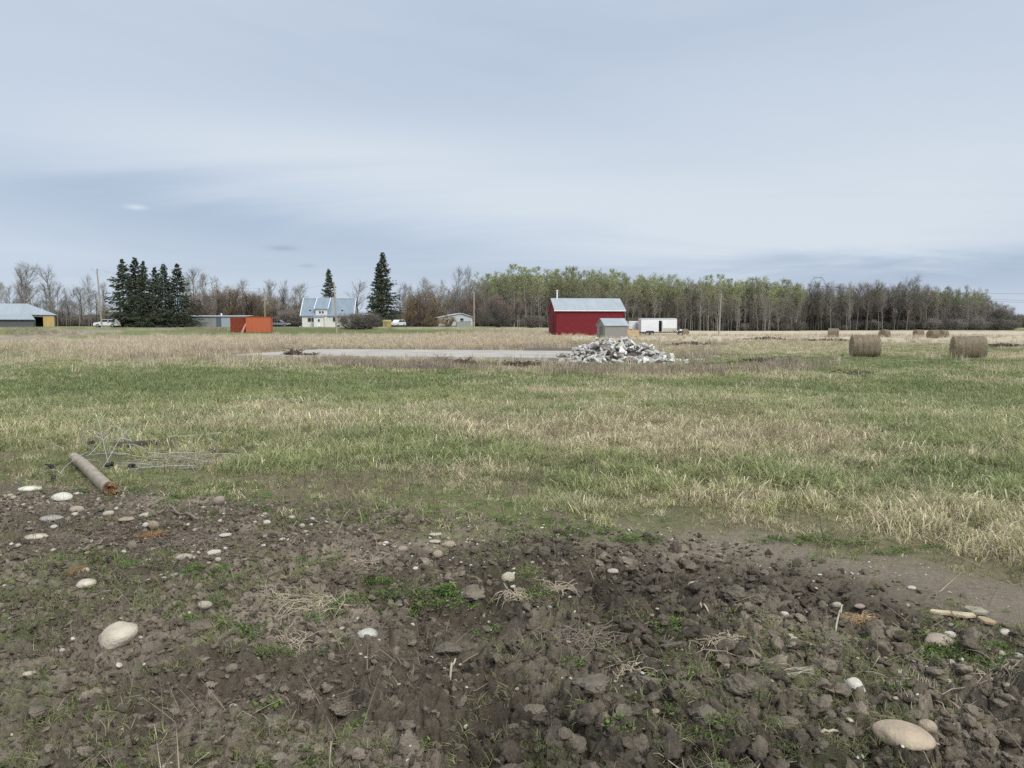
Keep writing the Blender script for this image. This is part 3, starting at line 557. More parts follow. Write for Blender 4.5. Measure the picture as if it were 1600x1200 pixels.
def clods_and_gravel():
    n = 90000; x, y = fan(n, 1.9, 9.5, 42); r = np.hypot(x, y); soil, path = masks(x, y); cl = fbm(x * .9, y * .9, 601, 3); th = np.arctan2(x, y)
    keep = rng.random(n) < soil * (.45 + .9 * sstep(.4, .6, cl)) * np.clip(6.5 / r, .4, 1); x, y, cl, th, r = x[keep], y[keep], cl[keep], th[keep], r[keep]; n = len(x)
    coarse = sstep(-.35, .05, th) * sstep(.4, .58, cl)
    s = .004 + .011 * rng.random(n) ** 1.5 + .034 * rng.random(n) ** 9 * (.6 + .7 * coarse); s = np.maximum(s, r * .0011)
    ok = np.ones(n, bool)
    for (sx, sy, sr) in STONES: ok &= ~((np.hypot(x - sx, y - sy) < sr + s) & (s > .012))
    x, y, s, th, coarse = x[ok], y[ok], s[ok], th[ok], coarse[ok]; n = len(x)
    z = H1(x, y) + s * (rng.random(n) * .55 - .12)
    dmp = sstep(.42, .60, fbm(x * .7 + 3, y * .7, 317, 4)) * sstep(-.3, .1, th); col = lerp3(A(.28, .234, .180), A(.105, .085, .064), rng.random(n)) * (1 - .38 * dmp)[:, None]
    scatter('soil_crumbs', CLODS, np.c_[x, y, z], np.c_[rng.normal(0, .5, n), rng.normal(0, .5, n), rng.uniform(0, 6.28, n)], np.c_[s * rng.uniform(.8, 1.5, n), s, s * rng.uniform(.7, 1.2, n)], rng.integers(0, 8, n), col)
    n = 6500; x, y = fan(n, 2.0, 10.5, 40); r = np.hypot(x, y); soil, path = masks(x, y); th = np.arctan2(x, y); c = fbm(x * 1.3, y * 1.3, 611, 3)
    band = np.exp(-((r - np.interp(th, SOIL_A, SOIL_R)) / .9) ** 2)
    pr = (soil * .55 + path * .40) * (.25 + 1.1 * sstep(.45, .6, c)) + .75 * band * (th < R(12)); keep = rng.random(n) < pr; x, y, r = x[keep], y[keep], r[keep]; n = len(x)
    s = (.0025 + .0045 * rng.random(n) + .010 * rng.random(n) ** 5); s = np.maximum(s, r * .0006); z = H1(x, y) + s * .25
    col = lerp3(A(.64, .60, .52), A(.42, .38, .32), rng.random(n)); k = rng.random(n) < .2; col[k] *= A(.7, .62, .55)
    scatter('gravel', PEBS, np.c_[x, y, z], np.c_[rng.normal(0, .3, n), rng.normal(0, .3, n), rng.uniform(0, 6.28, n)], np.c_[s * 1.1, s, s * rng.uniform(.6, 1, n)], rng.integers(0, 6, n), col)
STONES = []

# ------------------------------------------------------------------ cobbles, each a thing
STM = {k: mat('stone_' + k, a, tuple(v * .8 for v in b), scale=sc_ * 3, rough=.85, bump=.5, bscale=60, detail=10, contrast=1.25, per_object=.12) for k, a, b, sc_ in (
    ('cream', (.60, .535, .43), (.40, .345, .27), 2.2), ('white', (.70, .66, .58), (.50, .46, .39), 2.5), ('tan', (.46, .37, .27), (.33, .26, .19), 2.5), ('pink', (.47, .37, .31), (.34, .27, .22), 2.5),
    ('grey', (.40, .38, .34), (.27, .25, .22), 2.5), ('green', (.52, .52, .45), (.38, .38, .32), 2.5), ('brown', (.20, .168, .13), (.13, .108, .084), 3.0))}
stone_protos = {}
def stone(px, py, w, h, colr, label=None, group=None, rot=0.0, name='cobble', tilt=0.0, up=.35, kind='p', uniq=None):
    """stone whose outline spans about w x h photo pixels, sitting at its foot point"""
    x, y = at(px, py + h * .25); d = math.hypot(x, y, CAM_H); W = w / F * d * (.88 if w >= 26 else 1); vis = h / F * d * .9
    sinv = CAM_H / d; flat = max(.22, min(.85, (vis / W - sinv * .55) / .72)); dep = W * random.uniform(.7, .85)
    if w >= 26: v, f = (pebble(uniq or int(px), 4, flat, 1.0, .30)) if kind == 'p' else lump(uniq or int(px), 5, 8, .5, flat, 1.2); me = np_mesh(name, v * (W * .5), f, STM[colr], True)
    else:
        key = (colr, int(px) % 5, kind)
        if key not in stone_protos:
            v, f = pebble(int(px) % 5 + 700, 3, 1.0, 1.0, .3) if kind == 'p' else lump(int(px) % 5 + 720, 3, 9, .4, 1.0, 1.0); stone_protos[key] = np_mesh(name, v, f, STM[colr], True)
        me = stone_protos[key]
    o = link(name, me)
    if w >= 26: o.scale = (1, dep / W, 1); hh = W * .5 * flat
    else: o.scale = (W * .5, dep * .5, W * .5 * flat); hh = W * .5 * flat
    if w >= 26: up = up - (.16 if px != 1410 else -.15)
    o.rotation_euler = (tilt, tilt * .5, rot if rot else random.uniform(-.5, .5)); qa = np.linspace(0, 6.28, 9); rq = W * .33; zs = H1(x + rq * np.cos(qa), y + rq * np.sin(qa)); o.location = (x, y, float(np.mean(np.sort(zs)[4:])) + hh * up)
    if px == 185: o.rotation_euler = (.1, -.45, .35); o.scale = (1.12, .8, .82)
    if px == 1410: o.rotation_euler = (.08, .12, -.3)
    if w >= 12: STONES.append((x, y, W * .6))
    tag(o, label, 'stone', group); return o
random.seed(3)
G1 = 'cobbles on the tilled soil'
for a in [
    (185, 1007, 58, 46, 'cream', 'big cream oval boulder with a pinkish streak, on bare soil at lower left', .55, .5),
    (1410, 1148, 80, 42, 'tan', 'biggest tan boulder, low and flat, half sunk at the lower right', -.35, .5),
    (1449, 1142, 26, 30, 'tan', 'narrow tan stone leaning against the big flat boulder at lower right', -.9, .5),
    (1336, 1064, 34, 28, 'white', 'white faceted stone with rounded top, up and left of the big flat boulder', -.5, .5),
    (575, 997, 36, 20, 'green', 'pale greenish heart-shaped stone right of the bundle of dry stems', .0, .5),
    (520, 992, 15, 14, 'tan', 'small tan upright stone between dry stems and the greenish stone', 0, .5),
    (1086, 930, 27, 18, 'cream', 'round cream stone left of the big brown clod', 0, .55),
    (1467, 1001, 44, 22, 'pink', 'pinkish rounded stone below the splintered yellow wood chip', -.3, .4),
    (1484, 998, 15, 11, 'white', 'small white stone touching the right side of the pinkish stone', -.5, .9),
    (1482, 1042, 24, 16, 'grey', 'dull grey rounded stone in green weeds below the pinkish stone', 0, .3),
    (1408, 1035, 18, 10, 'white', 'white flattish stone left of the green weeds at right', 0, .5),
    (794, 909, 21, 18, 'cream', 'cream stone alone on dark soil just below the centre of the soil edge', 0, .6),
    (684, 869, 15, 18, 'tan', 'upright tan stone standing near the soil edge', 0, .8),
    (702, 852, 20, 13, 'tan', 'tan wedge stone above and right of the upright tan stone', .6, .5),
    (630, 859, 15, 11, 'pink', 'orange tinted stone left of the upright tan stone', 0, .5),
    (958, 893, 18, 10, 'cream', 'oval cream stone on the dark soil ridge left of the smooth path', 0, .6),
    (343, 788, 17, 14, 'pink', 'round beige stone on the edge of the green moss, right of the log', .3, .8),
    (47, 763, 34, 9, 'white', 'long flat white stone left of the log near the left edge', -.15, .6),
    (97, 780, 30, 14, 'white', 'white flat-topped stone with a notch, below the log', 0, .5),
    (121, 799, 19, 12, 'pink', 'pinkish round stone below the notched white stone', 0, .5),
    (80, 808, 34, 8, 'grey', 'long grey stone slab half buried left of the pinkish round stone', .1, .4),
    (57, 839, 31, 9, 'cream', 'long flat cream stone near the left edge, on dark soil', 0, .6),
    (170, 804, 15, 9, 'cream', 'small cream stone straight below the rotten log end', 0, .5),
    (228, 805, 20, 9, 'cream', 'low cream stone above the pair of touching stones', 0, .5),
    (241, 822, 18, 14, 'tan', 'tan stone, the larger of the touching pair above the rusty dead plant', 0, .6),
    (228, 824, 9, 10, 'white', 'white egg-shaped stone, the smaller of the touching pair', 1.2, .8),
    (198, 815, 22, 8, 'tan', 'low tan stone left of the touching pair', 0, .4),
    (288, 871, 25, 13, 'cream', 'cream stone right of the rusty dead plant, left of the trio', 0, .5),
    (335, 861, 20, 10, 'white', 'white stone at the top of a small trio', .5, .6),
    (341, 872, 9, 12, 'cream', 'upright small stone at the bottom of the trio', 0, .7),
    (353, 835, 19, 7, 'white', 'thin flat white stone above the trio', 0, .6),
    (134, 907, 31, 15, 'cream', 'cream triangular stone beside a rusty dead tuft at left', .3, .5),
    (134, 895, 10, 8, 'white', 'small white stone resting just behind the triangular stone', 0, .6),
    (321, 953, 20, 14, 'cream', 'cream round stone in front of a grey clod, right of the big boulder', 0, .6),
    (292, 956, 12, 8, 'white', 'small white stone left of the round stone by the clod', 0, .5),
    (277, 907, 18, 10, 'grey', 'greyish stone above the big cream boulder', 0, .5),
    (681, 836, 20, 6, 'white', 'thin white stone lying on the soil edge in the middle', 0, .6),
    (680, 845, 20, 7, 'cream', 'thin cream stone just below the thin white one', -.2, .6),
    (729, 1133, 9, 10, 'white', 'bright white round pebble at the bottom middle', 0, .6),
    (366, 1101, 14, 10, 'cream', 'cream pebble on crumbly soil at the lower left', 0, .6),
    (46, 1058, 15, 9, 'cream', 'cream pebble near the left edge below the big boulder', 0, .5),
    (752, 1110, 8, 10, 'white', 'white narrow pebble up and right of the bright round pebble', 0, .6),
    (749, 1072, 9, 7, 'cream', 'small yellowish pebble on dark clods in the lower middle', 0, .6),
    (1257, 1081, 9, 6, 'white', 'tiny white pebble left of the white faceted stone', 0, .6),
    (1396, 1104, 13, 8, 'tan', 'tan pebble above the big flat boulder', 0, .5),
    (1425, 918, 11, 7, 'white', 'white oval pebble on the smooth path at right', 0, .5),
    (1308, 945, 13, 10, 'cream', 'cream pebble left of the dry orange tuft', 0, .6),
    (1343, 954, 15, 8, 'pink', 'pinkish pebble on top of the dry orange tuft', 0, .6),
    (1570, 993, 13, 10, 'white', 'white pebble near the right edge below the wood slivers', 0, .6),
    (1590, 1019, 14, 9, 'green', 'greenish pebble at the right edge', 0, .5),
    (1564, 1020, 11, 8, 'cream', 'cream pebble left of the greenish pebble at the right edge', 0, .5),
    (1240, 1008, 11, 8, 'cream', 'cream pebble above the pale dry stalk tuft', 0, .6),
    (1226, 957, 12, 9, 'white', 'white pebble right of the big brown clod', 0, .6),
    (417, 821, 11, 8, 'white', 'white pebble by the soil edge, left of a small cluster', 0, .6),
    (456, 809, 11, 7, 'white', 'white pebble behind the small cluster at the soil edge', 0, .6),
    (1024, 1120, 12, 8, 'tan', 'tan pebble between dark clods in the lower middle right', 0, .6),
    (472, 822, 9, 9, 'cream', 'cream pebble in the small cluster at the soil edge', 0, .6)]:
    stone(a[0], a[1], a[2], a[3], a[4], a[5], G1, a[6], up=a[7])
stone(1145, 937, 52, 34, 'brown', 'big dark brown soil clod, right of the round cream stone', 'large clods of turned soil', .1, 'soil_clod', up=.55, kind='l')['category'] = 'clod'
for a in [(1185, 940, 34, 16, 'brown clod with a flat top just right of the biggest clod'), (735, 935, 60, 30, 'wide dark clod below the single cream stone in the middle'), (700, 1010, 46, 24, 'brown clod right of the greenish heart-shaped stone'),
          (530, 1100, 44, 26, 'light brown clod at the bottom left of centre'), (1100, 1125, 70, 44, 'broad clod at the bottom right of centre'), (930, 1090, 70, 40, 'broad dark clod at the bottom just right of centre'), (1160, 1085, 60, 34, 'rounded clod with a crack below it, lower right of centre'),
          (430, 1125, 44, 24, 'low clod near the bottom, right of the cream pebble'), (830, 1100, 46, 28, 'clod at the bottom centre'), (1010, 1060, 50, 26, 'clod above the bottom row, right of centre'), (640, 1130, 40, 24, 'clod at the bottom left of the bright round pebble'),
          (310, 975, 44, 22, 'greyish clod right of the big cream boulder'), (60, 1100, 40, 20, 'flat clod at the bottom left corner'), (1230, 1140, 60, 34, 'dark clod left of the big flat boulder'), (1300, 1010, 40, 20, 'clod above the white faceted stone')]:
    stone(a[0], a[1], a[2], a[3], 'brown', a[4], 'large clods of turned soil', 0, 'soil_clod', up=.30, kind='l')['category'] = 'clod'
n_small = 0
while n_small < 235:      # small pale stones that nothing tells apart
    px = random.uniform(0, 1600); py = 770 + 330 * random.random() ** 2.2
    if px > 900 and py < 875 + (px - 1100) * .16 + random.uniform(0, 40): continue
    elif random.random() < .5 and px < 520: py = 770 + 110 * random.random()
    x, y = at(px, py); so, pa = masks(np.array([x]), np.array([y]))
    if so[0] + pa[0] < .55: continue
    w = random.choice([5, 6, 6, 7, 8, 9]); c = random.choice(['cream', 'white', 'white', 'tan', 'cream', 'grey'])
    stone(px, py, w, w * .65, c, 'one of many small pale stones strewn over the dark soil', 'small stones strewn over the soil', random.uniform(0, 3), 'small_stone', up=.5); n_small += 1
clods_and_gravel()
# END PART 2

# ------------------------------------------------------------------ materials of built things
BARK = mat('weathered_wood', (.42, .36, .29), (.24, .20, .16), scale=6, bump=.8, bscale=20, stretch=(1, 1, .12))
ROT = mat('rotten_wood', (.34, .21, .10), (.07, .035, .025), scale=14, bump=.9, bscale=40, contrast=2)
SPLINT = mat('fresh_splintered_wood', (.66, .52, .30), (.46, .34, .19), scale=8, bump=.6, stretch=(.15, 1, 1))
WIRE = mat('galvanised_wire', (.52, .52, .50), (.36, .36, .34), rough=.45, metal=.3)
BLACKP = mat('black_plastic', (.018, .018, .02), (.012, .012, .013), rough=.4)
STEM = mat('dry_stem', (.54, .46, .35), (.32, .265, .195), scale=10)
TWIG = mat('grey_brown_twig', (.26, .215, .175), (.17, .135, .11), scale=10)
ORANGEW = mat('rusty_dead_plant', (.36, .22, .11), (.22, .13, .07), scale=10)
CONC = [mat('broken_concrete_%s' % n, a, b, scale=1.4, bump=.6, bscale=12, contrast=1.3, per_object=.25) for n, a, b in (('pale', (.60, .58, .54), (.43, .41, .38)), ('grey', (.42, .40, .37), (.29, .28, .26)), ('white', (.76, .74, .70), (.56, .54, .50)), ('brown', (.30, .25, .21), (.19, .155, .13)))]
SLABM = mat('slab_concrete', (.47, .43, .39), (.34, .31, .28), scale=.35, bump=.4, bscale=8, contrast=1.2)
REDB = mat('red_painted_boards', (.215, .024, .032), (.125, .014, .019), scale=2.5, rough=.85, stretch=(.35, .35, 5), contrast=1.2)
REDD = mat('red_trim_paint', (.17, .014, .018), (.11, .010, .014), scale=2)
METALR = mat('galvanised_roof_sheet', (.40, .435, .47), (.31, .34, .375), scale=.7, rough=.55, metal=.25, spec=.4, stretch=(1.5, .3, 1))
WHITEM = mat('white_painted_metal', (.78, .79, .80), (.68, .69, .70), scale=1.2, rough=.4)
BOARDG = mat('grey_weathered_boards', (.30, .285, .265), (.21, .20, .185), scale=3, stretch=(6, 6, .4))
WHITEB = mat('white_siding', (.74, .73, .68), (.64, .63, .585), scale=1.5, stretch=(.4, .4, 5))
GLASS = mat('dark_window_glass', (.035, .04, .05), (.02, .024, .03), rough=.12, spec=.6)
DARK = mat('vent_black_and_shade', (.012, .011, .010), (.008, .008, .008))  # near-black: shade of openings put into the colour; also the roof vents
YELLOW = mat('yellow_plywood', (.56, .41, .18), (.46, .33, .14), scale=2, stretch=(1, 1, .3))
GREYW = mat('dark_grey_boards', (.14, .135, .14), (.09, .09, .095), scale=3)
ORANGE = mat('orange_container_paint', (.52, .14, .062), (.40, .10, .045), scale=1.5, rough=.6, stretch=(4, 4, .5))
DARKRED = mat('dark_red_paint', (.26, .05, .025), (.15, .03, .018), scale=3)  # darker red than the orange body, on door, end and base rail
GALV = mat('grey_sheet_metal', (.36, .37, .37), (.27, .28, .285), scale=.6, rough=.5, metal=.2, stretch=(5, 5, .4))
GALVD = mat('blue_grey_panel', (.13, .16, .19), (.09, .115, .14), scale=1, rough=.5)
POLEW = mat('pole_wood', (.40, .345, .27), (.26, .22, .17), scale=4, stretch=(1, 1, .1), bump=.4)
CARW = mat('white_car_paint', (.74, .75, .76), (.70, .71, .72), rough=.25, spec=.6)
CARS = mat('silver_car_paint', (.36, .38, .41), (.31, .33, .36), rough=.25, spec=.6, metal=.3)
TYRE = mat('tyre_rubber', (.025, .025, .026), (.018, .018, .018), rough=.9)
RIM = mat('wheel_rim', (.45, .46, .47), (.32, .33, .34), rough=.35, metal=.5)
LAMPR = mat('red_lamp_glass', (.35, .02, .02), (.28, .015, .015), rough=.3)
LAMPW = mat('clear_lamp_glass', (.7, .72, .74), (.6, .62, .64), rough=.2)
HAY = mat('packed_hay', (.30, .245, .17), (.16, .128, .09), scale=5, stretch=(1, 5, 5), bump=1, bscale=14, contrast=1.5)
HAYF = mat('hay_end_face', (.42, .34, .225), (.24, .19, .125), scale=9, bump=1, bscale=22, contrast=1.4)
HAYS = mat('loose_hay_straw', (.37, .30, .20), (.20, .16, .11), scale=3)
NET = mat('bale_net_wrap', (.17, .14, .105), (.10, .085, .065), scale=20)
STEEL = mat('lattice_steel', (.36, .38, .41), (.30, .32, .35), rough=.5, metal=.3)

# ------------------------------------------------------------------ the post, wire and other litter by the grass edge
def post():
    x0, y0 = at(114, 722); x1, y1 = at(172, 772); r = .068
    L = math.hypot(x1 - x0, y1 - y0); t = empty('fallen_post', (x0, y0, 0), math.atan2(y1 - y0, x1 - x0), 'weathered round wooden post lying on the grass edge with one rotten end', 'post')
    za, zb = Hs(x0, y0) + r * .75, Hs(x1, y1) + r * .75
    m = MB(); n = 18; vs = []; fs = []; K = 16; rg = np.random.default_rng(4)
    for i in range(K + 1):
        q = i / K; cx = L * q; cz = za + (zb - za) * q + .012 * math.sin(q * 5)
        for k in range(n):
            a = 2 * math.pi * k / n; rr = r * (1.0 + .06 * math.sin(a * 3 + q * 2) + rg.normal(0, .018)) * (.94 + .08 * q) * (1 if i not in (0,) else .93)
            vs.append((cx + (rg.uniform(-.03, .05) if i in (0,) else 0), math.cos(a) * rr, cz + math.sin(a) * rr))
    for i in range(K): fs += [(i * n + k, i * n + (k + 1) % n, (i + 1) * n + (k + 1) % n, (i + 1) * n + k) for k in range(n)]
    fs.append(tuple(range(n))); m.add(vs, fs); m.build('shaft', BARK, t, smooth=True)
    m = MB(); vs = []; fs = []     # ragged hollow end
    for j, (rr, dx) in enumerate(((1.015, -.02), (.96, .07), (.62, .10), (.38, .05), (.0, .03))):
        for k in range(n):
            a = 2 * math.pi * k / n; jag = rg.uniform(-.04, .04) if j in (1, 2, 3) else 0; sl = .07 * math.sin(a) * rr if j else 0
            vs.append((L + dx + jag - sl, math.cos(a) * r * rr, zb + math.sin(a) * r * rr))
    for j in range(4): fs += [(j * n + k, j * n + (k + 1) % n, (j + 1) * n + (k + 1) % n, (j + 1) * n + k) for k in range(n)]
    m.add(vs, fs).build('rotten_end', ROT, t)
    m = MB(); m.box(L + .02, L + .17, -.02, .015, -.004, .008); o = m.build('wood_splinter', SPLINT, t); o.location = (0, .02, zb - r * .9)
post()
def flat_thing(name, px, py, w, h, m, label, cat, rot=0.0, thick=.018, pts=None, lift=.01, tilt=0.0):
    x, y = at(px, py); d = math.hypot(x, y, CAM_H); W = w / F * d; D = max(.03, h / F * d / (CAM_H / d))
    pts = pts or [(-.5, -.2), (-.35, .3), (-.05, .45), (.3, .32), (.5, .1), (.38, -.35), (-.1, -.4)]
    o = MB().prism([(a * W, b * D) for a, b in pts], 'z', 0, thick * .5).build(name, m, bevel=.002); o.location = (x, y, Hs(x, y) + lift); o.rotation_euler = (tilt, tilt * .3, rot); return tag(o, label, cat)
CHIP = [(-.5, .1), (-.42, .42), (-.1, .3), (.2, .2), (.5, .12), (.48, -.3), (.2, -.42), (-.1, -.1), (-.3, -.12)]
flat_thing('wood_sliver', 1488, 966, 54, 8, mat('pale_split_wood', (.60, .51, .36), (.42, .33, .21), scale=8, bump=.6), 'long splintered yellow wood sliver on dark soil near the right edge', 'wood', -.12, .03, CHIP, .02)
flat_thing('wood_sliver', 1524, 962, 24, 10, mat('grey_wood', (.36, .33, .26), (.26, .23, .18), scale=6), 'grey green flat wood piece just right of the yellow sliver', 'wood', .3, .03, None, .02)
flat_thing('wood_sliver', 1541, 977, 16, 9, mat('tan_wood', (.42, .32, .20), (.32, .24, .15), scale=6), 'small square tan wood piece at the right of the wood slivers', 'wood', .2, .03, None, .02)
o = flat_thing('wood_chip', 1454, 990, 14, 6, SPLINT, 'pale yellow wood chip standing upright behind the pinkish stone', 'wood', .1, .02, [(-.5, -.1), (-.55, .22), (-.2, .34), (0, .26), (.3, .38), (.5, .3), (.45, -.1)], .0); o.rotation_euler = (R(80), 0, .1)
def bar(name, p0, p1, r, m, label, cat, up0=.03, up1=.03, n=8, wob=.0):
    a = at(*p0); b = at(*p1); pts = []
    for i in range(9):
        t = i / 8; x = a[0] + (b[0] - a[0]) * t; y = a[1] + (b[1] - a[1]) * t; pts.append((x + wob * math.sin(t * 7), y, Hs(x, y) + up0 + (up1 - up0) * t + wob * math.sin(t * 5 + 1)))
    return tag(MB().tube(pts, [r * (1.1 - .35 * i / 8) for i in range(9)], n).build(name, m, smooth=True), label, cat)
bar('broken_rail', (180, 706), (275, 693), .055, mat('dark_old_wood', (.10, .078, .06), (.06, .046, .036), scale=6, stretch=(1, 1, .2)), 'dark rotten rail lying in the grass behind the wire tangle', 'wood', .05, .06, wob=.03)
bar('grey_stick', (262, 693), (345, 686), .03, BARK, 'long pale stick lying end to end with the dark rail', 'stick', .06, .08)
bar('grey_stick', (1252, 1172), (1308, 1156), .007, STEM, 'pale dry stalk lying at the bottom edge left of the big flat boulder', 'stick', .03, .05)
bar('grey_stick', (700, 1082), (712, 1062), .006, STEM, 'thin pale stick poking up from dark clods in the lower middle', 'stick', .0, .07)
bar('grey_stick', (1305, 993), (1317, 960), .005, STEM, 'thin curved stick leaning left of the dry orange tuft', 'stick', .02, .05)
bar('grey_stick', (1090, 958), (1118, 975), .006, STEM, 'thin straight stick below the round cream stone', 'stick', .02, .03)
bar('grey_stick', (130, 862), (170, 845), .008, TWIG, 'forked twig lying left of the rusty dead plant', 'stick', .02, .06)
bar('grey_stick', (310, 826), (262, 800), .012, TWIG, 'brown stick above the white trio of stones', 'stick', .04, .06, wob=.02)
def wire():
    rg = random.Random(5); m = MB()
    def loop(px, py, w, up, turns, sz):
        c = at(px, py); a0 = rg.uniform(0, 6.28); pts = []; ex = rg.uniform(.6, 1.0)
        for i in range(int(14 * turns)):
            a = a0 + i / 14 * 6.283; q = i / (14 * turns); rr = w * (1 - .25 * q)
            pts.append((c[0] + rr * math.cos(a), c[1] + rr * .6 * math.cos(a + sz) * ex, Hs(c[0], c[1]) + .02 + up * (1 - .3 * q) * (0.5 + .5 * math.sin(a))))
        m.tube(pts, .0045, 4)
    for a in [(143, 705, .16, .34, 1.2, 1.2), (152, 712, .14, .30, 1.0, 1.8), (180, 706, .20, .42, 1.1, 1.6), (190, 715, .16, .25, 1.2, .8), (205, 725, .25, .28, .7, 2.2), (165, 722, .3, .12, .9, .5), (320, 712, .18, .30, .8, 1.0), (230, 722, .35, .16, .8, 2.0), (270, 722, .3, .10, 1.0, .1), (300, 728, .34, .12, 1.1, 2.6), (340, 724, .30, .14, .9, 1.3), (250, 738, .4, .07, .9, .4), (205, 735, .3, .10, .8, 2.0)]: loop(*a)
    for (p, q, u0, u1) in [((92, 742), (150, 722), .02, .14), ((60, 743), (100, 742), .02, .02), ((160, 735), (215, 700), .02, .35), ((100, 705), (0, 690), .05, .03), ((205, 700), (140, 720), .3, .08), ((170, 730), (150, 690), .02, .45)]:
        a = at(*p); b = at(*q); m.tube([(a[0] + (b[0] - a[0]) * t / 8, a[1] + (b[1] - a[1]) * t / 8, Hs(a[0] + (b[0] - a[0]) * t / 8, a[1] + (b[1] - a[1]) * t / 8) + u0 + (u1 - u0) * t / 8 + .08 * math.sin(t / 8 * 3.14)) for t in range(9)], .0045, 4)
    tag(m.build('wire_tangle', WIRE, smooth=True), 'tangled loops of grey fence wire on the grass beside the fallen post', 'wire')
    for (px, py, up, lab) in [(84, 748, .03, 'black plastic fence insulator on the grass, closest to the left edge'), (80, 732, .03, 'black insulator just behind the one closest to the left edge'), (143, 702, .10, 'black insulator hanging in the wire loops behind the post'),
                              (201, 678, .03, 'black insulator lying farthest back in the grass behind the wire'), (170, 731, .03, 'black insulator lying at the middle of the fallen post'), (206, 733, .02, 'small black insulator right of the fallen post'), (334, 711, .02, 'black insulator at the right end of the wire tangle')]:
        x, y = at(px, py); t = empty('insulator', (x, y, Hs(x, y) + up), random.uniform(0, 3), lab, 'insulator', 'black fence insulators in the wire')
        MB().tube([(-.05, 0, 0), (-.02, 0, .012), (.03, 0, .015), (.055, 0, .0)], [.018, .028, .026, .014], 8).build('body', BLACKP, t, smooth=True)
        MB().tube([(.04, 0, 0), (.07, .02, .03), (.05, .05, .035)], .007, 5).build('clip', BLACKP, t)
wire()
def stalks(px, py, wpx, n, m, label, name='dry_stem_bundle', ln=(.2, .5), r=.0028, up=.12, dirv=None, cat='dead plant', rootc=(0, 0)):
    rg = random.Random(int(px)); x, y = at(px, py); W = wpx / F * math.hypot(x, y); z = Hs(x, y); mb = MB()
    for i in range(int(n * 1.5)):
        a = rg.uniform(0, 6.28) if dirv is None else dirv + rg.gauss(0, .55); L = rg.uniform(*ln); sx = rootc[0] * W + rg.gauss(0, W * .2); sy = rootc[1] * W + rg.gauss(0, W * .15); pts = []; el = rg.uniform(.1, .9) * up * 6; sz = rg.uniform(-.01, .03)
        cx, cy, cz = sx, sy, sz
        for k in range(6):
            gz = Hs(x + cx, y + cy) - z; pts.append((cx, cy, max(cz, gz + .004))); a += rg.gauss(0, .5); st = L / 5; cx += st * math.cos(a) * math.cos(el); cy += st * math.sin(a) * math.cos(el); cz += st * math.sin(el); el -= rg.uniform(.15, .5)
        mb.tube(pts, [r * .72 * (1.2 - .16 * k) for k in range(6)], 4, cap=False)
    o = mb.build(name, m); o.location = (x, y, z); return tag(o, label, cat, None)
stalks(500, 945, 110, 80, STEM, 'fan of pale dry stems spilling down left over the soil', ln=(.15, .48), dirv=R(200), up=.10, r=.0032)
stalks(455, 1000, 50, 26, STEM, 'small cluster of dry stems at the lower end of the stem fan', ln=(.1, .3), r=.003)
stalks(240, 838, 30, 70, ORANGEW, 'rusty brown dead plant clump below the touching stones', 'dead_plant', (.05, .18), .003, .14)
stalks(125, 896, 18, 36, ORANGEW, 'rusty dead tuft beside the cream triangular stone', 'dead_plant', (.04, .12), .003, .14)
stalks(1345, 975, 32, 80, mat('orange_straw', (.50, .36, .20), (.33, .22, .12), scale=10), 'orange brown dry tuft on dark soil under the pinkish pebble', 'dead_plant', (.05, .16), .0026, .14)
stalks(1212, 1050, 60, 40, mat('white_stalk', (.60, .56, .45), (.44, .40, .31), scale=10), 'pale almost white dry stalk tuft left of the white faceted stone', 'dead_plant', (.06, .24), .0026, .14)
stalks(805, 945, 50, 60, STEM, 'dry tangled root clump right of the wide dark clod', 'dead_plant', (.05, .15), .003, .14)
stalks(300, 845, 110, 60, TWIG, 'brown tangle of twigs and roots right of the rusty dead plant', 'twig_pile', (.15, .45), .004, .08)
stalks(130, 845, 100, 34, TWIG, 'thin scatter of brown twigs left of the rusty dead plant', 'twig_pile', (.15, .45), .003, .06)
stalks(590, 880, 60, 26, STEM, 'tuft of roots above the green weeds in the middle', 'dead_plant', (.06, .2), .003, .12)
stalks(900, 1010, 120, 70, TWIG, 'wide tangle of greyish roots on the clods right of centre', 'twig_pile', (.1, .35), .0032, .1)
stalks(980, 1035, 80, 40, STEM, 'pale root tangle at the right end of the greyish roots', 'twig_pile', (.08, .25), .003, .1)
stalks(870, 935, 60, 26, STEM, 'small pale root fork behind the greyish roots', 'dead_plant', (.08, .22), .003, .12)
stalks(1560, 1060, 90, 70, STEM, 'dry grass stems over green weeds at the right edge', 'dead_plant', (.1, .35), .003, .14)
stalks(1120, 1010, 110, 40, STEM, 'scattered dry stems below the big brown clod', 'dead_plant', (.08, .3), .0028, .1)
stalks(1440, 1075, 90, 40, STEM, 'loose dry stems above the biggest tan boulder', 'dead_plant', (.08, .26), .0028, .12)
stalks(300, 725, 200, 110, mat('bleached_weed', (.44, .39, .30), (.30, .26, .20), scale=10), 'bleached curly weed mat right of the wire tangle', 'dead_plant', (.15, .5), .005, .12)

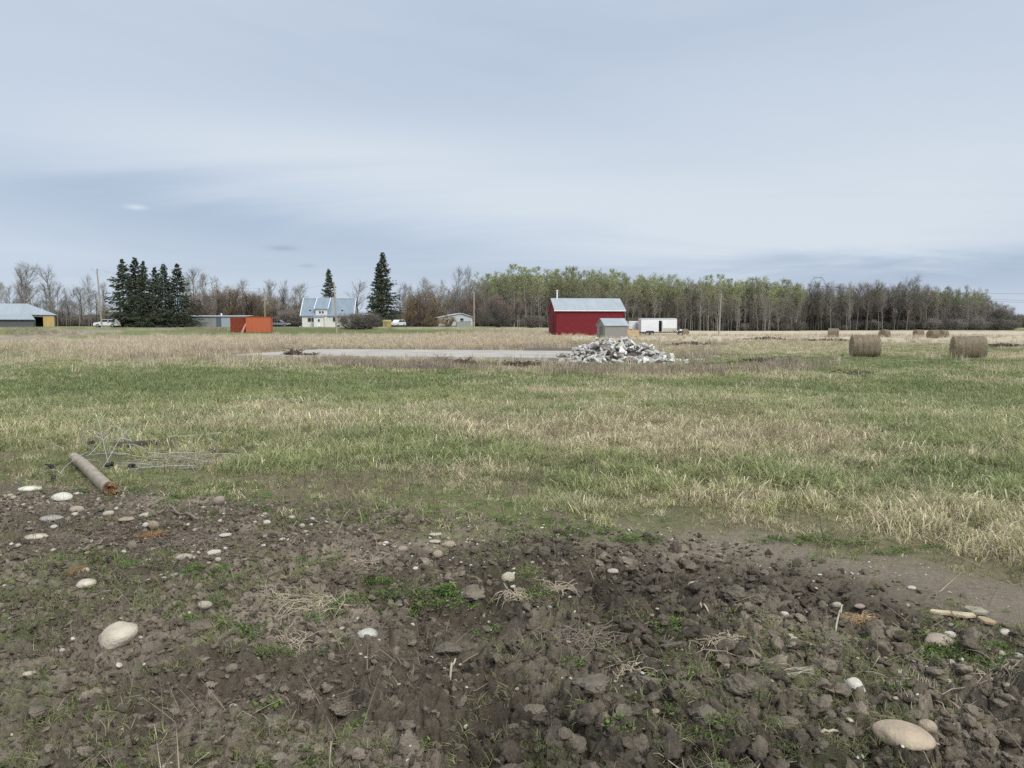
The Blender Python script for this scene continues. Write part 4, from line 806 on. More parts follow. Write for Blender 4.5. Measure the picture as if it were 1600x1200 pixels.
# ------------------------------------------------------------------ slab, rubble heap, brush
def slab():
    (x0, y0), ux, uy, Lx, Ly = SLAB; z0 = max(Hf(x0 + ux[0] * a + uy[0] * b, y0 + ux[1] * a + uy[1] * b) for a in (0, Lx / 2, Lx) for b in (0, Ly / 2, Ly)) + .10
    t = empty('concrete_slab', (x0, y0, z0), math.atan2(ux[1], ux[0]), 'long low pinkish grey concrete floor slab lying in dry weeds left of the rubble', 'concrete slab')
    m = MB(); rg = np.random.default_rng(9); n = 40; fr = [(i / n * Lx, (rg.random() - .5) * .5) for i in range(n + 1)]; m.prism(fr + [(Lx, Ly), (0, Ly)], 'z', -.6, .10); m.build('floor', SLABM, t)
    MB().prism([(Lx * .75, Ly - .3), (Lx * .995, Ly - .35), (Lx * .995, Ly - .1), (Lx * .75, Ly - .05)], 'z', .103, .33).build('raised_edge', mat('old_foundation', (.24, .20, .165), (.17, .14, .115), scale=1.5, bump=.7), t)
slab()
def hull(seed, flat):
    rg = np.random.default_rng(seed); bm = bmesh.new(); ns = rg.integers(4, 7); a = np.sort(rg.uniform(0, 6.283, ns)) if ns > 4 else np.array([.6, 2.3, 3.8, 5.4]) + rg.normal(0, .2, 4)
    for z in (-flat, flat):
        for q in a: bm.verts.new(((math.cos(q) + rg.normal(0, .06)), (math.sin(q) * .72 + rg.normal(0, .06)), z + rg.normal(0, flat * .06)))
    bmesh.ops.convex_hull(bm, input=bm.verts[:]); bmesh.ops.bevel(bm, geom=bm.edges[:], offset=.05, segments=1, affect='EDGES', clamp_overlap=True)
    bmesh.ops.subdivide_edges(bm, edges=bm.edges[:], cuts=1); 
    for v in bm.verts: v.co += Vector(rg.normal(0, .008, 3))
    bmesh.ops.triangulate(bm, faces=bm.faces[:]); me = bpy.data.meshes.new('concrete_chunk'); bm.to_mesh(me); bm.free(); return me
def rubble():
    rg = random.Random(12); xa, ya = at(872, 567); xb, yb = at(1070, 567); cx0, cy0 = (xa + xb) / 2, (ya + yb) / 2 + 2.6; half = (xb - xa) / 2
    def hgt(u, v):   # u -1..1 across, v -1..1 deep
        ux = (u + .02); prof = np.interp(ux, [-1.05, -.8, -.5, -.25, -.02, .22, .5, .75, 1.05], [0, .38, 1.10, 1.52, 1.55, 1.42, 1.02, .55, 0])
        return prof * max(0, 1 - abs(v) ** 1.7) * (1 + .08 * math.sin(u * 17))
    z0 = Hf(cx0, cy0) - .05; n = 44; vs = []; fs = []
    for i in range(n + 1):
        for j in range(n + 1):
            u, v = -1.1 + 2.2 * i / n, -1.1 + 2.2 * j / n; vs.append((u * half, v * 3.0, max(-.1, hgt(u, v) * .80 - .12 + rg.uniform(-.06, .06))))
    for i in range(n):
        for j in range(n): fs.append((i * (n + 1) + j, (i + 1) * (n + 1) + j, (i + 1) * (n + 1) + j + 1, i * (n + 1) + j + 1))
    o = MB().add(vs, fs).build('rubble_soil', mat('rubble_fines', (.12, .105, .09), (.06, .05, .043), scale=3, bump=1)); o.location = (cx0, cy0, z0); tag(o, kind='stuff')
    prot = [hull(800 + i, f) for i, f in enumerate((.13, .16, .2, .22, .15, .28, .18, .17, .24, .2))]; cache = {}
    def chunk(u, v, s, mi, lift, tilt, label, group='broken concrete pieces of the rubble heap'):
        pi_ = rg.randrange(len(prot)); key = (pi_, mi)
        if key not in cache: me = prot[pi_].copy(); me.materials.append(CONC[mi]); cache[key] = me
        o = link('concrete_chunk', cache[key]); o.location = (cx0 + u * half, cy0 + v * 3.0, z0 + hgt(u, v) * .9 + lift); o.rotation_euler = (rg.gauss(.45 * (-1 if v > .3 else 1), tilt * .8), rg.gauss(.3 * u, tilt * .8), rg.uniform(0, 6.28)); o.scale = (s, s, s); tag(o, label, 'rubble', group)
    for i in range(292):
        u = (i * .618034) % 1 * 2 - 1 + rg.uniform(-.03, .03); v = -rg.random() ** 1.2 if rg.random() < .86 else rg.uniform(0, .4); v = max(-.97, v)
        if rg.random() < .22: v = rg.uniform(-1.05, -.75)
        mi = rg.choices([0, 1, 2, 3], [.42, .30, .18, .10])[0]
        if u < -.55 and rg.random() < .4: mi = 3 if rg.random() < .5 else 1
        s = rg.uniform(.20, .37) * (1.0 if rg.random() < .88 else 1.3)
        chunk(u, v, s, mi, rg.uniform(-.03, .10), .55, 'one of many angular grey concrete pieces in the rubble heap before the grey shed')
    frag = []; [frag.append(np_mesh('fragment', *lump(860 + i, 2, 10, .1, .5), PEM, False)) for i in range(6)]; fc = protos('concrete_fragment', frag); n = 170
    u = rng.uniform(-1.04, 1.04, n); v = np.clip(-np.abs(rng.normal(0, .6, n)), -1, .3); P = np.array([(cx0 + a * half, cy0 + b * 3.0, z0 + hgt(a, b) * .88) for a, b in zip(u, v)]); sz = rng.uniform(.05, .16, n)
    g = rng.uniform(.30, .74, n); col = np.c_[g, g * .98, g * .95]; k = rng.random(n) < .25; col[k] = A(.17, .14, .115)
    scatter('rubble_fragments', fc, P, rng.uniform(-1, 1, (n, 3)) * A(.8, .8, 6), np.c_[sz * 1.4, sz, sz], rng.integers(0, 6, n), col)
    return cx0, cy0, half, z0
RUB = rubble()
x, y = at(1115, 562)
for i, (px, py, s_, lab) in enumerate([(1092, 563, .28, 'flat pale concrete piece lying just off the right foot of the heap'), (1108, 559, .5, 'long pale concrete sliver lying farthest right of the heap'), (1084, 559, .3, 'grey concrete piece at the right foot of the heap')]):
    x, y = at(px, py); me = hull(900 + i, .14); me.materials.append(CONC[0]); o = link('concrete_chunk', me, None, (x, y, Hf(x, y) + .06)); o.scale = (s_ * 1.5, s_, s_); tag(o, lab, 'rubble', 'broken concrete pieces of the rubble heap')
def planks():
    t = empty('timber_stack', (17.3, 112.0, Hf(17.3, 112)), R(8), 'stack of yellow timber planks between the rubble heap and the grey shed', 'timber')
    for k in range(7): MB().box(-1.1 + .05 * (k % 2), 1.1, -.4, .4, .1 + k * .13, .21 + k * .13).build('plank', SPLINT, t)
    for sx in (-.8, .8): MB().box(sx - .06, sx + .06, -.4, .4, -.25, .095).build('bearer', BARK, t)
planks()
def brush(px, py, w, h, n, m, label, name='brush_heap', seed=1, r=.02):
    rg = random.Random(seed); x, y = at(px, py); d = math.hypot(x, y); W = w / F * d; Hh = h / F * d; mb = MB()
    for i in range(n):
        cx = rg.gauss(0, W * .24); cy = rg.gauss(0, .5); top = Hh * math.exp(-(cx / (W * .33)) ** 2) * rg.uniform(.3, 1.25); a = rg.uniform(0, 6.28); L = rg.uniform(.3, .8)
        p0 = Vector((cx, cy, rg.uniform(0, top * .6))); p2 = p0 + Vector((math.cos(a) * L, math.sin(a) * L * .6, rg.uniform(-.1, 1) * top * .7)); p1 = (p0 + p2) / 2 + Vector((rg.gauss(0, .08), 0, rg.gauss(.05, .08)))
        mb.tube([p0, p1, p2], [r, r * .7, r * .25], 4, cap=False)
    o = mb.build(name, m); o.location = (x, y, Hf(x, y)); return tag(o, label, 'brush')
BRD = mat('dark_brush', (.125, .085, .07), (.065, .045, .038), scale=6)
BRG = mat('purplish_brush', (.30, .24, .205), (.19, .15, .13), scale=6)
brush(459, 559, 22, 13, 190, BRD, 'upright dark brown stump of roots at the left end of the slab', 'root_stump', 2, .05)
brush(485, 560, 34, 8, 190, BRD, 'low dark brown heap of roots right of the upright stump', seed=3, r=.045)
brush(690, 571, 62, 14, 420, BRG, 'purplish brown brush heap before the slab, left of the rubble', seed=4, r=.022)
brush(660, 578, 80, 8, 300, BRG, 'low twiggy brush spread below the purplish heap', seed=5, r=.018)
brush(720, 570, 50, 8, 160, BRD, 'dark crumbling root heap right of the purplish brush heap', seed=6, r=.04)
brush(580, 568, 90, 7, 260, BRG, 'flat dry brush between the root heap and the purplish heap', seed=7, r=.016)
brush(820, 571, 120, 5, 220, BRD, 'low dark roots along the slab edge left of the rubble', seed=8, r=.035)
brush(455, 541, 60, 10, 200, BRG, 'dry twiggy weeds behind the left end of the slab', 'dry_weeds', 9, .014)
brush(1190, 566, 70, 5, 150, BRD, 'dark sod clumps right of the rubble heap', 'sod_heap', 10, .06)
brush(1234, 571, 40, 4, 90, BRD, 'dark sod clumps farther right, nearer the hay bales', 'sod_heap', 11, .06)
brush(1340, 587, 16, 4, 50, BRD, 'small dark sod clump below the left hay bale', 'sod_heap', 12, .05)
brush(1200, 530, 60, 2.5, 150, BRD, 'long dark ridge of sod on the straw field left of the small bale', 'sod_heap', 13, .09)
brush(1290, 532.5, 90, 1.6, 150, BRD, 'thin dark ridge of sod just behind the left hay bale', 'sod_heap', 14, .08)
brush(1565, 541, 60, 3, 120, BRD, 'dark sod patch right of the right hay bale', 'sod_heap', 15, .08)
brush(1080, 539, 60, 4, 150, BRD, 'dark soil and roots behind the right foot of the rubble', 'sod_heap', 16, .08)

# ------------------------------------------------------------------ hay bales
def bale_parts(seed, Rr, L):
    rg = np.random.default_rng(seed); n, k = 72, 40; vs = []; fs = []
    for i in range(k + 1):
        q = i / k; xx = (q - .5) * L; ed = min(q, 1 - q) * L; rr0 = Rr * (1 - .10 * math.exp(-ed / .06)) * (1 + .016 * math.sin(q * 31 + seed) + .010 * math.sin(q * 57))
        for j in range(n):
            a = 2 * math.pi * j / n; rr = rr0 * (1 + .018 * rg.normal() * .6 + .012 * math.sin(a * 5 + q * 3)); yy = rr * math.cos(a); zz = rr * math.sin(a)
            if zz < -Rr * .86: zz = -Rr * .86 + (zz + Rr * .86) * .15
            if zz < 0: yy *= 1 + .05 * (-zz / Rr)
            vs.append((xx, yy, zz * .97 + Rr * .86))
    for i in range(k): fs += [(i * n + j, (i + 1) * n + j, (i + 1) * n + (j + 1) % n, i * n + (j + 1) % n) for j in range(n)]
    body = np_mesh('hay_roll', vs, fs, HAY, True); ends = []
    for e, s in ((0, -1), (k, 1)):
        ring = [Vector(vs[e * n + j]) for j in range(n)]; c = Vector((s * (L / 2 - .03), 0, Rr * .86)); v2 = []; f2 = []; K = 12
        for i in range(K + 1):
            t = i / K
            for j in range(n): p = ring[j].lerp(c, t); v2.append((p.x + s * (.02 * math.sin(t * 40) + rg.normal(0, .012) * (i > 0)) , p.y, p.z))
        for i in range(K): f2 += [(i * n + j, i * n + (j + 1) % n, (i + 1) * n + (j + 1) % n, (i + 1) * n + j) for j in range(n)]
        ends.append(np_mesh('end_face', v2, f2, HAYF, True))
    V = []; Fx = []
    for i in range(5200):
        q = rg.random(); a = rg.uniform(0, 6.283); onend = rg.random() < .2
        if onend: s = rg.choice([-1, 1]); r0 = Rr * math.sqrt(rg.random()) * .95; p = np.array([s * (L / 2 + .01), r0 * math.cos(a), r0 * math.sin(a) * .95 + Rr * .86]); nrm = np.array([s, 0, 0]); t = np.array([0, -math.sin(a), math.cos(a)])
        else: p = np.array([(q - .5) * L, Rr * 1.0 * math.cos(a), Rr * math.sin(a) * .97 + Rr * .86]); nrm = np.array([0, math.cos(a), math.sin(a)]); t = np.array([rg.normal(0, .4), -math.sin(a), math.cos(a)])
        if p[2] < .02: continue
        ln = rg.uniform(.04, .16); d = t * rg.choice([-1, 1]) + nrm * rg.uniform(.02, .45) + rg.normal(0, .25, 3); d /= np.linalg.norm(d); sd = np.cross(d, nrm); sd /= np.linalg.norm(sd) + 1e-6; b = len(V); w = .006
        V += [p - sd * w, p + sd * w, p + d * ln + sd * w * .4, p + d * ln - sd * w * .4]; Fx.append((b, b + 1, b + 2, b + 3))
    straw = np_mesh('loose_straw', V, Fx, HAYS); m = MB()
    for i in range(4):
        xx = (-.5 + (i + .6) / 4.3 + rg.normal(0, .02)) * L; pts = [(xx + .01 * math.sin(j), (Rr * 1.008) * math.cos(j / 36 * 6.283), max(.01, Rr * 1.008 * math.sin(j / 36 * 6.283) * .97 + Rr * .86)) for j in range(37)]; m.tube(pts, .012, 4, cap=False)
    return body, ends, straw, m
def bale(px, py, Rr, L, rz, seed, label, group='round hay bales', simple=False, d=None):
    if d: x = (px - 800) / F * d; y = d
    else: x, y = at(px, py)
    y += Rr * .6; t = empty('hay_bale', (x, y, Hf(x, y) - .03), rz, label, 'hay bale', group)
    body, ends, straw, m = bale_parts(seed, Rr, L); link('hay_roll', body, t)
    for e in ends: link('end_face', e, t)
    link('loose_straw', straw, t); m.build('wrap_lines', NET, t); return t
bale(1356, 558, .88, 1.85, R(-12), 1, 'big round hay bale on green grass, left of the two near ones')
bale(1519, 560, .87, 2.05, R(-16), 2, 'big round hay bale on green grass near the right edge')
protob = bale(1304, 527, .70, 1.4, R(-20), 3, 'small far bale with its dark side left, behind the left big bale on straw')
for (px, py, rz, sc_, lab) in [(1382, 527, 35, .85, 'far bale peeking just right of the left big bale'), (1435, 526, 10, .8, 'far bale farthest back of the three in the middle of the straw field'), (1458, 528.5, 20, .85, 'far bale left of the touching pair in the straw field'),
                               (1473, 527, 30, .8, 'far bale right of the touching pair in the straw field'), (1300, 521, 80, .5, 'tiny reddish bale far back on the straw field')]:
    c = copy_tree(protob); x, y = at(px, py); c.location = (x, y, Hf(x, y) - .03); c.rotation_euler = (0, 0, R(rz)); c.scale = (sc_,) * 3; tag(c, lab, 'hay bale', 'round hay bales')
c = copy_tree(protob); c.location = ((1069 - 800) / F * 135, 135, Hf(30, 135)); c.rotation_euler = (0, 0, R(20)); c.scale = (.85,) * 3; tag(c, 'single hay bale behind the hitch of the white trailer', 'hay bale', 'round hay bales')

# ------------------------------------------------------------------ buildings
def place(name, px, d, rz, label, cat, dz=0.0, group=None):
    x = (px - 800) / F * d; return empty(name, (x, d, Hf(x, d) + dz), R(rz), label, cat, group)
def gable(t, x0, x1, y0, y1, hw, hr, wallm, roofm, over=.3, th=.09, hip=0):
    """gabled block, ridge along x; wall and roof parts"""
    ym = (y0 + y1) / 2; MB().prism([(y0, -.5), (y1, -.5), (y1, hw), (ym, hr), (y0, hw)], 'x', x0, x1).build('wall', wallm, t)
    k = (hr - hw) / (ym - y0); ze = hw - over * k; m = MB(); e = .012
    m.prism([(y0 - over, ze + e), (ym, hr + e), (y1 + over, ze + e), (y1 + over, ze + th + e), (ym, hr + th * 1.15 + e), (y0 - over, ze + th + e)], 'x', x0 - over, x1 + over)
    return m.build('roof', roofm, t)
def window(t, x, z, w, h, y=0, face='y', frame=WHITEM, nx=2):
    """window with frame proud of the wall; face y looks to -y, face x looks to -x"""
    f = MB(); b = .07
    for (a0, a1, c0, c1) in ((x, x + w, z - b, z), (x, x + w, z + h, z + h + b), (x - b, x, z - b, z + h + b), (x + w, x + w + b, z - b, z + h + b)): f.box(a0, a1, y - .06, y + .02, c0, c1)
    g = MB().box(x, x + w, y - .02, y + .015, z, z + h)
    if nx == 2: f.box(x + w / 2 - .03, x + w / 2 + .03, y - .05, y - .021, z, z + h)
    if face == 'x': M = Matrix.Rotation(R(-90), 4, 'Z'); f.xf(M); g.xf(M)
    fo = f.build('window', frame, t); g.build('pane', GLASS, fo); return fo
# red barn
t = place('red_barn', 868, 120, 6, 'tall dark red board barn with pale metal roof and white flue', 'barn')
rf = gable(t, 0, 10.75, 0, 7, 4.05, 5.75, REDB, METALR, .28)
MB().box(-.31, 11.06, -.34, -.285, 3.74, 3.94).build('fascia', WHITEM, t)
fl = MB().tube([(.75, 3.3, 5.2), (.75, 3.3, 7.0)], .12, 10).tube([(.75, 3.3, 6.95), (.75, 3.3, 7.15)], .17, 10).build('flue', WHITEM, rf)
MB().box(-.05, .10, -.05, -.003, -.2, 4.0).box(10.65, 10.8, -.05, -.003, -.2, 3.75).box(-.05, -.003, -.05, .1, -.2, 4.0).build('corner_board', REDD, t)
dr = MB().box(-.07, -.004, 1.6, 3.8, 0, 3.1).build('door', REDD, t); MB().box(-.10, -.071, 1.75, 1.82, 1.4, 1.7).build('handle', BLACKP, dr)
for s0, s1 in ((0, 1), (1, 0)):
    MB().prism([(-.3, 3.82), (3.5, 5.72), (3.5, 5.86), (-.3, 3.96)] if s0 == 0 else [(7.3, 3.82), (7.3, 3.96), (3.5, 5.86), (3.5, 5.72)], 'x', -.33, -.283).build('verge_board', REDD, t)
# small grey shed
t = place('grey_shed', 945, 106, 15, 'small grey board shed with a metal roof, right before the red barn', 'shed')
gable(t, 0, 3.35, 0, 3.0, 1.75, 2.65, BOARDG, METALR, .16, .07)
MB().box(-.05, -.004, 1.0, 1.95, 0, 1.65).build('door', mat('dark_grey_door', (.17, .165, .155), (.12, .115, .11), scale=3), t)
# white cargo trailer
def wheel(t, x, y, r=.36, w=.24, name='wheel'):
    """axle along y"""
    m = MB().tube([(0, -w / 2, 0), (0, -w / 2 + .03, 0), (0, w / 2 - .03, 0), (0, w / 2, 0)], [r * .9, r, r, r * .9], 20); o = m.build(name, TYRE, t); o.location = (x, y, r)
    MB().tube([(0, -w / 2 - .012, 0), (0, w / 2 + .012, 0)], r * .58, 14).build('rim', RIM, o); return o
t = place('cargo_trailer', 1001, 124, 3, 'long white enclosed trailer with an open dark side door, right of the barn', 'trailer')
bd = MB().prism([(0, .55), (5.7, .55), (5.85, .75), (5.85, 2.55), (5.7, 2.75), (.1, 2.75), (0, 2.6)], 'y', 0, 2.3).build('body', WHITEM, t, bevel=.04)
MB().box(2.9, 3.32, -.03, -.004, .62, 2.35).build('doorway_shade', DARK, t); MB().box(3.36, 3.44, -.55, -.006, .62, 2.35).build('door', WHITEM, t)  # near-black panel on the closed body, painted as shade in the doorway
MB().box(3.55, 5.8, -.028, -.004, .58, 1.15).build('lower_panel', mat('beige_panel', (.50, .46, .38), (.42, .38, .31), scale=2), t)
MB().box(.05, 5.75, -.035, -.004, 2.60, 2.70).build('roof_trim', mat('grey_trim', (.42, .43, .44), (.36, .37, .38)), t)
MB().box(-.1, 5.9, .05, 2.2, .42, .54).build('chassis', mat('black_steel', (.04, .04, .042), (.03, .03, .03)), t)
MB().box(5.9, 7.1, 1.05, 1.2, .42, .52).box(6.9, 7.05, 1.1, 1.15, 0, .8).build('hitch', mat('dark_steel', (.06, .06, .065), (.04, .04, .04)), t)
MB().prism([(.75, .38), (.85, .72), (2.05, .72), (2.15, .38)], 'y', -.10, -.005).build('mudguard', MATS['black_steel'], t)
for xx in (1.08, 1.82):
    for yy in (.08, 2.2): wheel(t, xx, yy, .34)
t = place('box_trailer', 982, 127, 2, 'smaller white box trailer with a ladder rack, half hidden behind the cargo trailer', 'trailer')
MB().box(0, 2.9, 0, 2.1, .7, 2.3).build('body', WHITEM, t, bevel=.04)
m = MB()
for k in range(4): m.box(1.25, 2.35, -.14, -.09, .75 + k * .42, .82 + k * .42)
m.box(1.2, 1.26, -.15, -.08, .5, 2.15).box(2.34, 2.4, -.15, -.08, .5, 2.15).build('ladder_rack', mat('grey_rail', (.30, .31, .33), (.24, .25, .26)), t)
MB().box(0, 2.9, .05, 2.0, .55, .69).build('chassis', MATS['black_steel'], t); MB().box(.1, .5, -.02, -.004, .85, .98).build('tail_lamp', LAMPR, t)
for xx in (.75, 1.4): wheel(t, xx, .1, .33); wheel(t, xx, 1.95, .33)
t = place('wheelbarrow', 1063, 124, 20, 'small dark two-wheeled garden machine standing at the trailer hitch', 'machine')
MB().tube([(-1.1, 0, .9), (-.5, 0, .45), (0, 0, .5)], .03, 6).tube([(-1.1, .5, .9), (-.5, .5, .45), (0, .5, .5)], .03, 6).build('handle', MATS['dark_steel'], t); MB().box(-.25, .35, .05, .45, .3, .75).build('engine_box', MATS['dark_steel'], t, bevel=.04); MB().box(-.1, .3, .06, .44, .76, 1.05).build('cover', WHITEM, t, bevel=.03)
wheel(t, 0, -.05, .32, .16); wheel(t, 0, .55, .32, .16)

# white steep-roofed house
t = place('farm_house', 473, 177, 3, 'cream farmhouse with a very steep blue-grey metal roof and a small front porch', 'house')
HW, HR, D = 2.75, 6.45, 7.2
MB().prism([(0, -.6), (D, -.6), (D, HW), (D / 2, HR), (0, HW)], 'x', 0, 11.6).build('wall', WHITEB, t)
m = MB(); k = (HR - HW) / (D / 2); ov = .35; m.prism([(-ov, HW - ov * k + .012), (D / 2, HR + .012), (D + ov, HW - ov * k + .012), (D + ov, HW - ov * k + .13), (D / 2, HR + .16), (-ov, HW - ov * k + .13)], 'x', -.3, 11.9)
rf = m.build('roof', mat('blue_grey_roof', (.27, .325, .39), (.20, .245, .30), scale=1, rough=.55, metal=.2, stretch=(2, .4, .4)), t)
m = MB()
for xx in (-.42, 11.78): m.prism([(-ov, HW - ov * k + .02), (D / 2, HR + .02), (D / 2, HR + .30), (-ov, HW - ov * k + .26)], 'x', xx, xx + .16)
m.box(-.3, 11.9, D / 2 - .12, D / 2 + .12, HR + .161, HR + .30); m.build('verge', mat('white_verge', (.74, .76, .78), (.66, .68, .70)), rf)
# raised dormer bay with its own flatter roof
MB().prism([(-.25, -.6), (3.1, -.6), (3.1, HR - .25), (-.25, 4.15)], 'x', 3.15, 5.75).build('dormer_bay', WHITEB, t)
m = MB(); m.prism([(-.55, 4.02), (3.55, HR + .17), (3.55, HR + .30), (-.55, 4.15)], 'x', 2.95, 5.95); dr_ = m.build('dormer_roof', MATS['blue_grey_roof'], t)
MB().prism([(-.56, 4.0), (3.5, HR + .16), (3.5, HR + .38), (-.56, 4.22)], 'x', 2.80, 2.947).prism([(-.56, 4.0), (3.5, HR + .16), (3.5, HR + .38), (-.56, 4.22)], 'x', 5.953, 6.1).build('verge', MATS['white_verge'], dr_)
# porch
MB().prism([(-1.9, -.5), (-.253, -.5), (-.253, 2.5), (-1.9, 2.2)], 'x', 3.05, 5.2).build('porch', WHITEB, t)
MB().prism([(-2.1, 2.21), (-.256, 2.58), (-.256, 2.68), (-2.1, 2.31)], 'x', 2.9, 5.35).build('porch_roof', MATS['blue_grey_roof'], t)
dr = MB().box(3.85, 4.55, -1.95, -1.904, .15, 2.0).build('door', WHITEM, t); MB().box(4.0, 4.4, -1.99, -1.953, 1.15, 1.75).build('pane', GLASS, dr); MB().box(4.42, 4.48, -1.99, -1.953, .95, 1.05).build('handle', BLACKP, dr)
MB().box(3.6, 4.8, -2.9, -1.96, -.1, .12).build('step', CONC[0], t)
window(t, 1.3, 1.15, .75, .9, 0, nx=1); window(t, 2.15, 1.15, .65, .9, 0, nx=1); window(t, 7.0, 1.2, .8, .95, 0, nx=1); window(t, 3.95, 3.05, .42, .55, -.25, nx=1); window(t, 4.6, 3.05, .42, .55, -.25, nx=1)
window(t, 7.6, .0, 1.0, .35, 0, nx=1)
for xx in (1.55, 8.9): MB().box(xx, xx + .35, .68, 1.0, 3.6, 3.9).build('roof_vent', DARK, rf)
MB().tube([(.15, -.06, 2.3), (.15, -.08, .2), (-.6, -.3, .05)], .06, 6).build('downpipe', WHITEM, t)
# mobile home
t = place('mobile_home', 686, 200, 14, 'long low pale grey mobile home with a covered deck, half screened by bare trees', 'house')
MB().prism([(0, -.5), (8.9, -.5), (8.9, 2.55), (5.8, 3.45), (0, 2.35)], 'y', 0, 9).build('wall', mat('pale_grey_siding', (.56, .57, .58), (.47, .48, .49), scale=1, stretch=(.4, .4, 5)), t)
MB().prism([(-.35, 2.30), (5.8, 3.465), (9.25, 2.46), (9.25, 2.58), (5.8, 3.60), (-.35, 2.43)], 'y', -.4, 9.3).build('roof', mat('white_roof_sheet', (.60, .61, .63), (.50, .51, .53)), t)
for a in ((.9, 1.3, .5, .6), (1.9, 1.3, .5, .6), (5.6, 1.2, .9, 1.0)): window(t, *a, 0, nx=1)
dr = MB().box(3.3, 4.15, -.05, -.004, .35, 2.3).build('door', WHITEM, t); MB().box(3.5, 3.95, -.09, -.053, 1.4, 2.1).build('pane', GLASS, dr)
m = MB(); m.box(0.2, 8.6, -2.2, -.006, .1, .3); m.build('deck', BARK, t); m = MB()
for xx in np.arange(.2, 8.7, 1.05): m.box(xx, xx + .08, -2.2, -2.12, .3, 1.15)
m.box(.2, 3.1, -2.21, -2.11, 1.15, 1.23).box(4.4, 8.6, -2.21, -2.11, 1.15, 1.23).build('railing', MATS['white_roof_sheet'], t)
m = MB(); [m.box(3.2, 4.3, -2.3 - .3 * j - .3, -2.3 - .3 * j, -.3, .2 - .15 * j) for j in range(3)]; m.build('stairs', BARK, t)
t = place('tin_awning', 714, 197, 10, 'pale greenish low trailer skirt standing beside the mobile home deck', 'shed')
MB().prism([(0, -.3), (3.6, -.3), (3.6, 1.35), (0, 1.2)], 'y', 0, 2.0).build('wall', mat('grey_green_tin', (.34, .37, .35), (.26, .29, .27), wave=('X', 3, .7)), t); MB().box(-.1, 3.7, -.1, 2.1, 1.36, 1.46).build('roof', MATS['white_roof_sheet'], t)
# long pole shed at the left edge
t = place('machine_shed', 87, 185, 28, 'long low pole shed with pale metal roof, yellow end panel and dark bay', 'shed')
W_, E_, RG = 21.0, 2.75, 5.4
MB().prism([(-W_, -.5), (0, -.5), (0, E_), (-W_, E_)], 'y', 3.0, 9.5).build('wall', GREYW, t)
m = MB(); m.add([(-W_ - .4, -.4, E_), (.4, -.4, E_), (.4, 10.4, E_), (-W_ - .4, 10.4, E_), (-W_ + 3, 5, RG), (-5.6, 5, RG), (-W_ - .4, -.4, E_ + .14), (.4, -.4, E_ + .14), (.4, 10.4, E_ + .14), (-W_ - .4, 10.4, E_ + .14), (-W_ + 3, 5, RG + .15), (-5.6, 5, RG + .15)],
    [(0, 1, 5, 4), (1, 2, 5), (2, 3, 4, 5), (3, 0, 4), (6, 7, 11, 10), (7, 8, 11), (8, 9, 10, 11), (9, 6, 10), (0, 1, 7, 6), (1, 2, 8, 7), (2, 3, 9, 8), (3, 0, 6, 9)])
m.build('roof', mat('pale_shed_roof', (.36, .41, .45), (.29, .335, .37), scale=.5, rough=.55, metal=.2, stretch=(2, .4, .4)), t)
MB().box(-2.25, -.01, -.08, .0, -.3, E_ - .02).box(-.12, 0, .01, 2.99, -.3, E_ - .02).build('yellow_panel', YELLOW, t)
MB().box(-9.5, -2.3, -.06, .05, E_ - .42, E_ - .03).build('lintel', BARK, t)
for xx in (-4.9, -7.4): MB().box(xx, xx + .2, -.05, .15, -.3, E_ - .43).build('support_post', BARK, t)
MB().box(-9.4, -2.3, 2.92, 2.995, -.3, E_ - .05).build('inner_wall', DARK, t)  # shade at the back of the bay painted as near-black
MB().box(-9.4, -2.3, .02, 2.9, -.25, .02).build('bay_floor', DARK, t)  # bay shade painted into the floor colour too
t = place('lean_to_shed', 55, 176, 27, 'low dark grey lean-to shed in front of the long pole shed at the left edge', 'shed')
MB().prism([(-13, -.5), (-.01, -.5), (-.01, 1.55), (-13, 1.55)], 'y', 0, 5).build('wall', GREYW, t)
MB().add([(-13.5, -.5, 1.58), (.35, -.5, 1.58), (-.9, 5.4, 2.75), (-13.5, 5.4, 2.75), (-13.5, -.5, 1.70), (.35, -.5, 1.70), (-.9, 5.4, 2.87), (-13.5, 5.4, 2.87)], [(0, 1, 2, 3), (4, 5, 6, 7), (0, 1, 5, 4), (1, 2, 6, 5), (2, 3, 7, 6), (3, 0, 4, 7)]).build('roof', MATS['pale_shed_roof'], t)
window(t, -8.2, .7, .7, .5, 0, nx=1)
# orange container and the grey sheet-metal shed behind
t = place('shipping_container', 385, 129, 10, 'bright orange shipping container with dark red open doors in dry grass', 'container')
MB().box(0, 4.0, 0, 3.0, 0, 2.5).build('body', ORANGE, t, bevel=.04)
MB().box(-.05, 4.05, -.05, 3.05, 2.503, 2.60).build('roof_rail', mat('orange_rail', (.50, .11, .035), (.42, .09, .03)), t); MB().box(-.05, 4.05, -.05, 3.05, -.15, -.003).build('base_rail', DARKRED, t)
e = empty('end_doors', (0, 0, 0)); bpy.data.objects.remove(e)
m = MB().box(-2.55, -.05, .55, .62, .05, 2.48); o = m.build('door', DARKRED, t); m = MB()
for xx in (-2.0, -1.4, -.8): m.tube([(xx, .5, .1), (xx, .5, 2.4)], .035, 6)
m.build('lock_bar', mat('rusty_bar', (.30, .12, .07), (.2, .07, .04)), o)
MB().box(-.06, -.004, .64, 2.9, .05, 2.45).build('interior_end', DARKRED, t)
